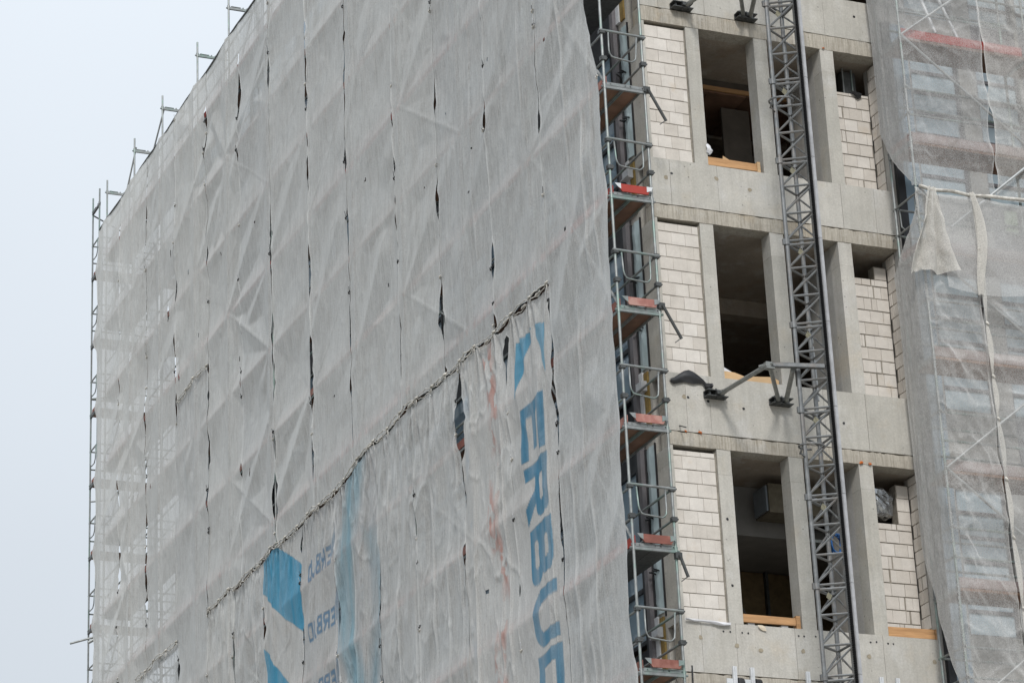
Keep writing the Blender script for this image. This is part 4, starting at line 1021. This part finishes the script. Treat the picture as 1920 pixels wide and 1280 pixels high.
def print_pale(Y, Z):
    o = blank(Y); s = np.abs(Y-(11.9+.5*np.sin((Z-17)*1.0)))-.48
    ink(o, s, (.16, .42, .54), .62, .22)
    s2 = np.maximum(np.abs(Y-(10.75+.25*np.sin(Z*1.3)))-.25, Z-19.6); ink(o, s2, (.14, .34, .44), .5, .2)
    o[..., 3] *= np.clip(.75+.5*vnoise(Y*5, Z*.5, 69), .15, 1); return o
def print_ghost(Y, Z):
    o = blank(Y)
    gh = fbm(Y*6+Z*1.5, Z*3.6-Y*2, 75, 3)                        # ghost of a red print showing through from the other face
    ink(o, np.maximum(np.abs(Y-4.62-.12*np.sin(Z*2.2)-.05*vnoise(Z*3, Z*0, 76))-.20, .05-gh), (.55, .19, .13), .62, .09)
    for zc in (20.3, 19.2, 18.0, 15.9): ink(o, np.hypot((Y-5.75)/.8, (Z-zc)*.55)-.14, (.16, .33, .50), .32, .12)
    o[..., 3] *= np.clip(.6+.8*fbm(Y*4, Z*2.2, 70), 0, 1); return o
prn = {1: print_banner, 2: print_ghost, 5: print_pale, 6: print_small, 7: print_blue}
llab = {1: 'printed banner net with tall blue vertical lettering and blue triangles', 2: 'dirty net strip with ghostly faint red and blue print, beside the blue lettering',
 3: 'plain lower grey net strip with a large black slit at its upper corner', 4: 'plain lower grey net strip beside the washed-out blue panel', 5: 'net strip with washed-out pale blue swirls',
 6: 'net strip with small mirrored blue lettering in rows', 7: 'net strip with two solid blue arrow shapes', 8: 'plain lower grey net strip beside the solid blue arrow panel', 9: 'plain lower grey net strip, second beyond the solid blue arrow panel'}
for i in range(1, 10):
    yl = seam(LB[i], 20+i, LOS.get(i, []), 1); yr = seam(LB[i+1], 21+i, LOS.get(i+1, []), -1)
    ga = [(k, .13, .042 if i < 4 else .032) for k in knots if LB[i]-.3 < k < LB[i+1]+.3]
    net('scaffold_net', yl, yr, 11.9 if i < 7 else 15.0, 21.05, (.014 if i in (1, 6) else .018) if i in prn else .04, NET_PRINT if i in prn else NET, llab[i], GRP_L, zt=lambda Y: zseam(Y)-.012, prn=prn.get(i), gather=ga, dense=.25 if i in (1, 2) else 0, pleats=[(LB[i]+.25+.62*q+.15*math.sin(q*3.1+i), .034+.016*((q+i) % 2), .045+.02*((q*i) % 2), 11, 20.9-.5*((q+i) % 3)) for q in range(3)] if i not in (1, 7) else [(LB[i]+.3, .03, .035, 11, 20)], crump=.005 if i == 6 else .009 if i in (1, 7) else .020,
        holes=[(5.2, 16.6, .05, .05)] if i == 2 else ())
# lacing: rolled hems knotted together along the seams
def lacing(y0, y1, z, label, step=.8, wave=None):
    z_ = z; zw = (lambda y: float(wave(np.array([y]))[0])) if wave else (lambda y: z_)
    root = thing('net_lacing', label, 'lacing', (XO-.1, (y0+y1)/2, z), 'rope lacing between the facade nets')
    y = y0; ks = []
    while y < y1-.05: ks.append(y); y += step*random.uniform(.8, 1.2)
    ks.append(y1)
    for a, b_ in zip(ks, ks[1:]):
        for s_ in (0, 1):
            b = MB(); pts = []
            amp = random.uniform(.05, .10) if s_ == 0 else random.uniform(-.05, .01)
            for q in range(9):
                f = q/8; yy = a+(b_-a)*f; zz = zw(yy)+.01-amp*math.sin(math.pi*f)+.014*math.sin(q*2.3+a)
                xx = float(net_x(np.array([yy]), np.array([z]))[0])-.03-.015*math.sin(math.pi*f)
                pts.append((xx-.01*s_, yy, zz))
            b.path(pts, random.uniform(.007, .014), 6); b.build('rolled_hem', LACE, root, smooth=True)
        if random.random() < .75:
            f = random.uniform(.25, .6); yy = a+(b_-a)*f; xx = float(net_x(np.array([yy]), np.array([z]))[0])-.05; z = zw(yy); zz = z-.06*math.sin(math.pi*f); L2 = random.uniform(.08, .16)
            b = MB(); b.path([(xx, yy-L2, zz+.02), (xx-.01, yy, zz)], .010, 7, 0, random.uniform(.018, .034)); b.path([(xx-.01, yy, zz), (xx, yy+L2, zz+.01)], .026, 7, 0, .008); b.build('rolled_hem', LACE, root, smooth=True)
        z = zw(a); x = float(net_x(np.array([a]), np.array([z]))[0])-.035; b = MB()
        b.path([(x, a-.05, z+.03), (x-.03, a, z+.015), (x, a+.05, z+.01)], .019, 7)
        for q in range(3): b.tube((x, a, z), (x-.02, a+random.uniform(-.1, .1), z+random.uniform(-.18, .03)), .009, 5, r1=.003)
        b.build('knot', LACE, root, smooth=True)
lacing(1.98, 21.4, 21.05, 'long knotted lacing seam crossing the netted facade from the blue triangles downwards', wave=zbase)
lacing(21.45, 23.9, 27.0, 'short knotted lacing seam halfway up the netted facade')
# the lacing's far stretch
lacing(24.0, 27.4, 21.04, 'knotted lacing seam at the bottom corner near the far scaffold end')

# ------------------------------------------------------------------ sheer netting on the wing
XC = 4.375; YN = -1.115
def wing_sheet(x1f, sl, z0, z1, m, label, res=.035, ztop=None, seed=0, amp=1.0, x0f=None, dense=0.0, retmat=None, yoff=0.0):
    """s<0 runs back along the scaffold end to the wall, s>0 along the front; sl(Z) says how far back it reaches."""
    nz = int((z1-z0)/res)+1; Zc = np.linspace(z0, z1, nz)
    L0 = 1.0; span = 2.6; ns = int((span+L0)/res)
    T = np.linspace(0, 1, ns)[None]; Z = Zc[:, None]+0*T
    lo = (-sl(Zc) if x0f is None else x0f(Zc))[:, None]; hi = x1f(Zc)[:, None]
    S = lo+(hi-lo)*T
    r = .10
    X = np.where(S > 0, XC+S, XC+.05*np.clip(-S, 0, 1)); Yv = np.where(S > 0, YN+0*S, YN-S)
    if ztop is not None: Z = Z+(ztop(X)-z1)*np.exp(-(z1-Z)/.45)
    lv = np.array(LR); bl = np.min(np.abs(Z[..., None]-lv), -1)
    bx = np.min(np.abs(X[..., None]-np.array(SX)), -1)
    c = np.full_like(X, 9.)
    for q in zig: c = np.minimum(c, seg_dist(X, Z, q))
    rg_ = 1-np.abs(fbm(X*1.1+Z*.9, Z*.8-X*.7, seed+21, 3))*2.2; rg2 = 1-np.abs(fbm(X*.9-Z*.7, Z*.9+X*.4, seed+25, 3))*2.5
    s = np.minimum.reduce([bx*.8, bl*.8+.05, c+.02, np.hypot(bx, bl*.5)*.7])
    dep = .16*(1-np.exp(-s/.4))*np.clip(.8+.6*vnoise(X*.6, Z*.5, seed), .2, 1.4)
    wr = amp*(.032*fbm(X*2.2+Z*.8, Z*1.1-X*.4, seed+2, 4)+.012*vnoise(X*9, Z*3, seed+3))*np.clip(.3+s/.2, 0, 1)
    front = (S > 0)
    wr = wr-amp*.022*(np.clip(rg_, 0, 1)**3+np.clip(rg2, 0, 1)**3)
    Yv = Yv+np.where(front, dep+wr, 0)
    X = X+np.where(front, 0, (.022*fbm(Yv*4+Z*.5, Z*.5, seed+6)+.012*vnoise(Yv*14, Z*.8, seed+7))-.05*np.sin(np.clip(-S, 0, 1)*math.pi)); Yv = np.where(front, np.minimum(Yv, -1.02), Yv)
    ed = np.minimum(T*(ns-1), (1-T)*(ns-1))*res+0*S
    dn = dense+.20*np.clip(-S/.08, 0, 1)+.55*np.exp(-(ed/.025)**2)+.25*np.exp(-((z1-Z)/.04)**2)
    o = grid_object('scaffold_net', np.stack([X, Yv+yoff, Z], -1), m, {'dense': ('FLOAT', dn), 'print': ('FLOAT_COLOR', np.zeros(X.shape+(4,)))})
    return tag(o, label, 'net', 'sheer nets on the wing scaffold')
def lens(Z, *sl):
    g_ = 0*Z+.008
    for zc, hl, hw in sl: g_ = g_+hw*np.clip(1-((Z-zc)/hl)**2, 0, 1)
    return g_
xs_u = lambda Z: 6.10-XC+.05*vnoise(Z*.6, 0*Z, 50)
usl = [(24.7, .45, .025), (23.55, .5, .045), (25.5, .35, .012), (22.7, .3, .03)]
wing_sheet(lambda Z: xs_u(Z)-lens(Z, *usl), lambda Z: np.clip((Z-22.35)/1.35, .02, 1)**.8*.98, 22.30, 30.5, NET_SHEER, 'sheer upper net wrapped round the wing scaffold corner over the bright red board', seed=11)
wing_sheet(lambda Z: 0*Z+5.4, None, 22.30, 30.5, NET_SHEER, 'sheer upper net right of the dark slit beside the red toe board', seed=13, x0f=lambda Z: xs_u(Z)+lens(Z, *usl))
xs_l = lambda Z: 5.52-XC+.05*vnoise(Z*.5, 0*Z, 52)
hem = lambda X: 22.24+.03*vnoise(X*1.5, X*0, 4)
def sl_low(Z):
    a = np.clip((22.0-Z)/1.0, 0, 1)                         # pulled open just under the hem
    b_ = np.clip((Z-13.2)/3.0, .0, 1)                        # and again towards the bottom
    return .02+.96*np.clip(a, 0, 1)**1.5*np.clip(b_, 0, 1)**.9
wing_sheet(lambda Z: xs_l(Z)-.01, sl_low, 11.5, 22.24, NET_SHEER, 'sheer lower net on the wing corner with a crumpled fold, left of the twisted lacing', seed=17, ztop=hem, amp=1.5, yoff=-.02)
wing_sheet(lambda Z: 0*Z+5.4, None, 11.5, 22.24, NET_SHEER, 'sheer lower net right of the twisted lacing on the wing', seed=19, ztop=hem, x0f=lambda Z: xs_l(Z)+.01, yoff=-.02)
# doubled flap hanging over the corner
nz, nx = 60, 50; U = np.linspace(0, 1, nx)[None]; V_ = np.linspace(0, 1, nz)[:, None]
tl = Vector((4.55, 22.22)); tr_ = Vector((4.72, 22.24)); bl_ = Vector((3.98, 20.50)); br_ = Vector((4.98, 20.80))
def bil(a): return (tl[a]*(1-U)+tr_[a]*U)*(1-V_)+(bl_[a]*(1-U)+br_[a]*U)*V_
FX, FZ = bil(0), bil(1)
FX = FX+.10*np.sin(V_*math.pi)*(1-U)*.6-.10*np.sin(V_*math.pi*.9)*U+.07*fbm(U*2.2+3, V_*2.5, 37)*V_
FZ = FZ+V_**2*(.10*np.sin(U*math.pi*1.5+.4)+.06*fbm(U*3, V_*1.5, 38))
FY = -1.26-.09*np.sin(U*math.pi*4.2+V_*1.9)*(.25+V_)+.045*fbm(U*5-V_*1.5, V_*2.2+U, 31)
dn = np.exp(-((1-V_)/.03)**2)*1.0+0*U+.7*np.exp(-((1-U)/.05)**2)
tag(grid_object('net_flap', np.stack([FX, FY, FZ], -1), NET_CLOTH, {'dense': ('FLOAT', dn), 'print': ('FLOAT_COLOR', np.zeros(FX.shape+(4,)))}), 'thick beige net flap hanging in a bag from the wing scaffold corner', 'net', 'sheer nets on the wing scaffold')
# doubled patch right of the flap
PX = 4.80+U*(2.0+.25*V_); PZ = 22.16-V_*(1.72+.06*np.sin(U*5)); PY = -1.17+.02*fbm(PX*2, PZ*1.4, 35)-.01
tag(grid_object('net_patch', np.stack([PX+0*V_, PY, PZ+0*U], -1), NET_SHEER, {'dense': ('FLOAT', 0*PX+.10), 'print': ('FLOAT_COLOR', np.zeros(PX.shape+(4,)))}), 'doubled net patch beside the hanging flap under the rolled hem on the wing', 'net', 'sheer nets on the wing scaffold')
# rolled hem rope and the twisted lacing
b = MB(); pts = [(x, YN-.06+.015*math.sin(x*7), 22.25+.025*math.sin(x*2.1)+.01*math.sin(x*9)) for x in np.linspace(4.45, 9.6, 60)]
b.path(pts, .032, 8); tag(b.build('rolled_hem', LACE, smooth=True), 'rolled beige net hem stretched across the wing scaffold', 'net hem')
R4 = thing('twisted_lacing', 'twisted ribbon of net edges lacing the lower wing nets together', 'lacing', (5.5, -1.15, 17))
zk = [22.22, 21.2, 19.85, 18.9, 18.15, 17.1, 16.1, 14.9, 13.6, 12.2]
for a, c in zip(zk, zk[1:]):
    n = 16; b = MB(); vs_ = []; fs = []
    for q in range(n+1):
        f = q/n; z = a+(c-a)*f; xx = XC+float(xs_l(np.array([z]))[0])+.03*math.sin(f*math.pi); wd = .012+.055*math.sin(f*math.pi)**.8
        tw = f*math.pi*.9
        vs_ += [(xx-wd*math.cos(tw*.3), -1.17-.02*math.sin(tw), z), (xx, -1.20-.015*math.sin(f*9), z), (xx+wd*.8, -1.165-.025*math.cos(tw), z)]
        if q: k = (q-1)*3; fs += [(k, k+1, k+4, k+3), (k+1, k+2, k+5, k+4)]
    b.add(vs_, fs); b.build('ribbon', NET_CLOTH, R4, smooth=True)
    MB().path([(xx-.02, -1.2, c+.03), (xx, -1.215, c), (xx+.02, -1.2, c-.03)], .02, 6).build('knot', LACE, R4, smooth=True)
# hanging end of the hem near the knot
b = MB(); vs_ = []; fs = []
for q in range(25):
    f = q/24; z = 22.25-1.9*f; xx = 5.45+.12*math.sin(f*4.2)*(1-f*.3)+.03*f; wd = .05+.05*math.sin(f*math.pi)
    vs_ += [(xx-wd, -1.21, z), (xx, -1.25, z), (xx+wd*.9, -1.22, z)]
    if q: k = (q-1)*3; fs += [(k, k+1, k+4, k+3), (k+1, k+2, k+5, k+4)]
b.add(vs_, fs); tag(b.build('net_tail', NET_CLOTH, smooth=True), 'loose twisted tail of netting knotted to the hem beside the bare brace tube', 'net tail')

for me in [m for m in bpy.data.meshes if m.users == 0]: bpy.data.meshes.remove(me)
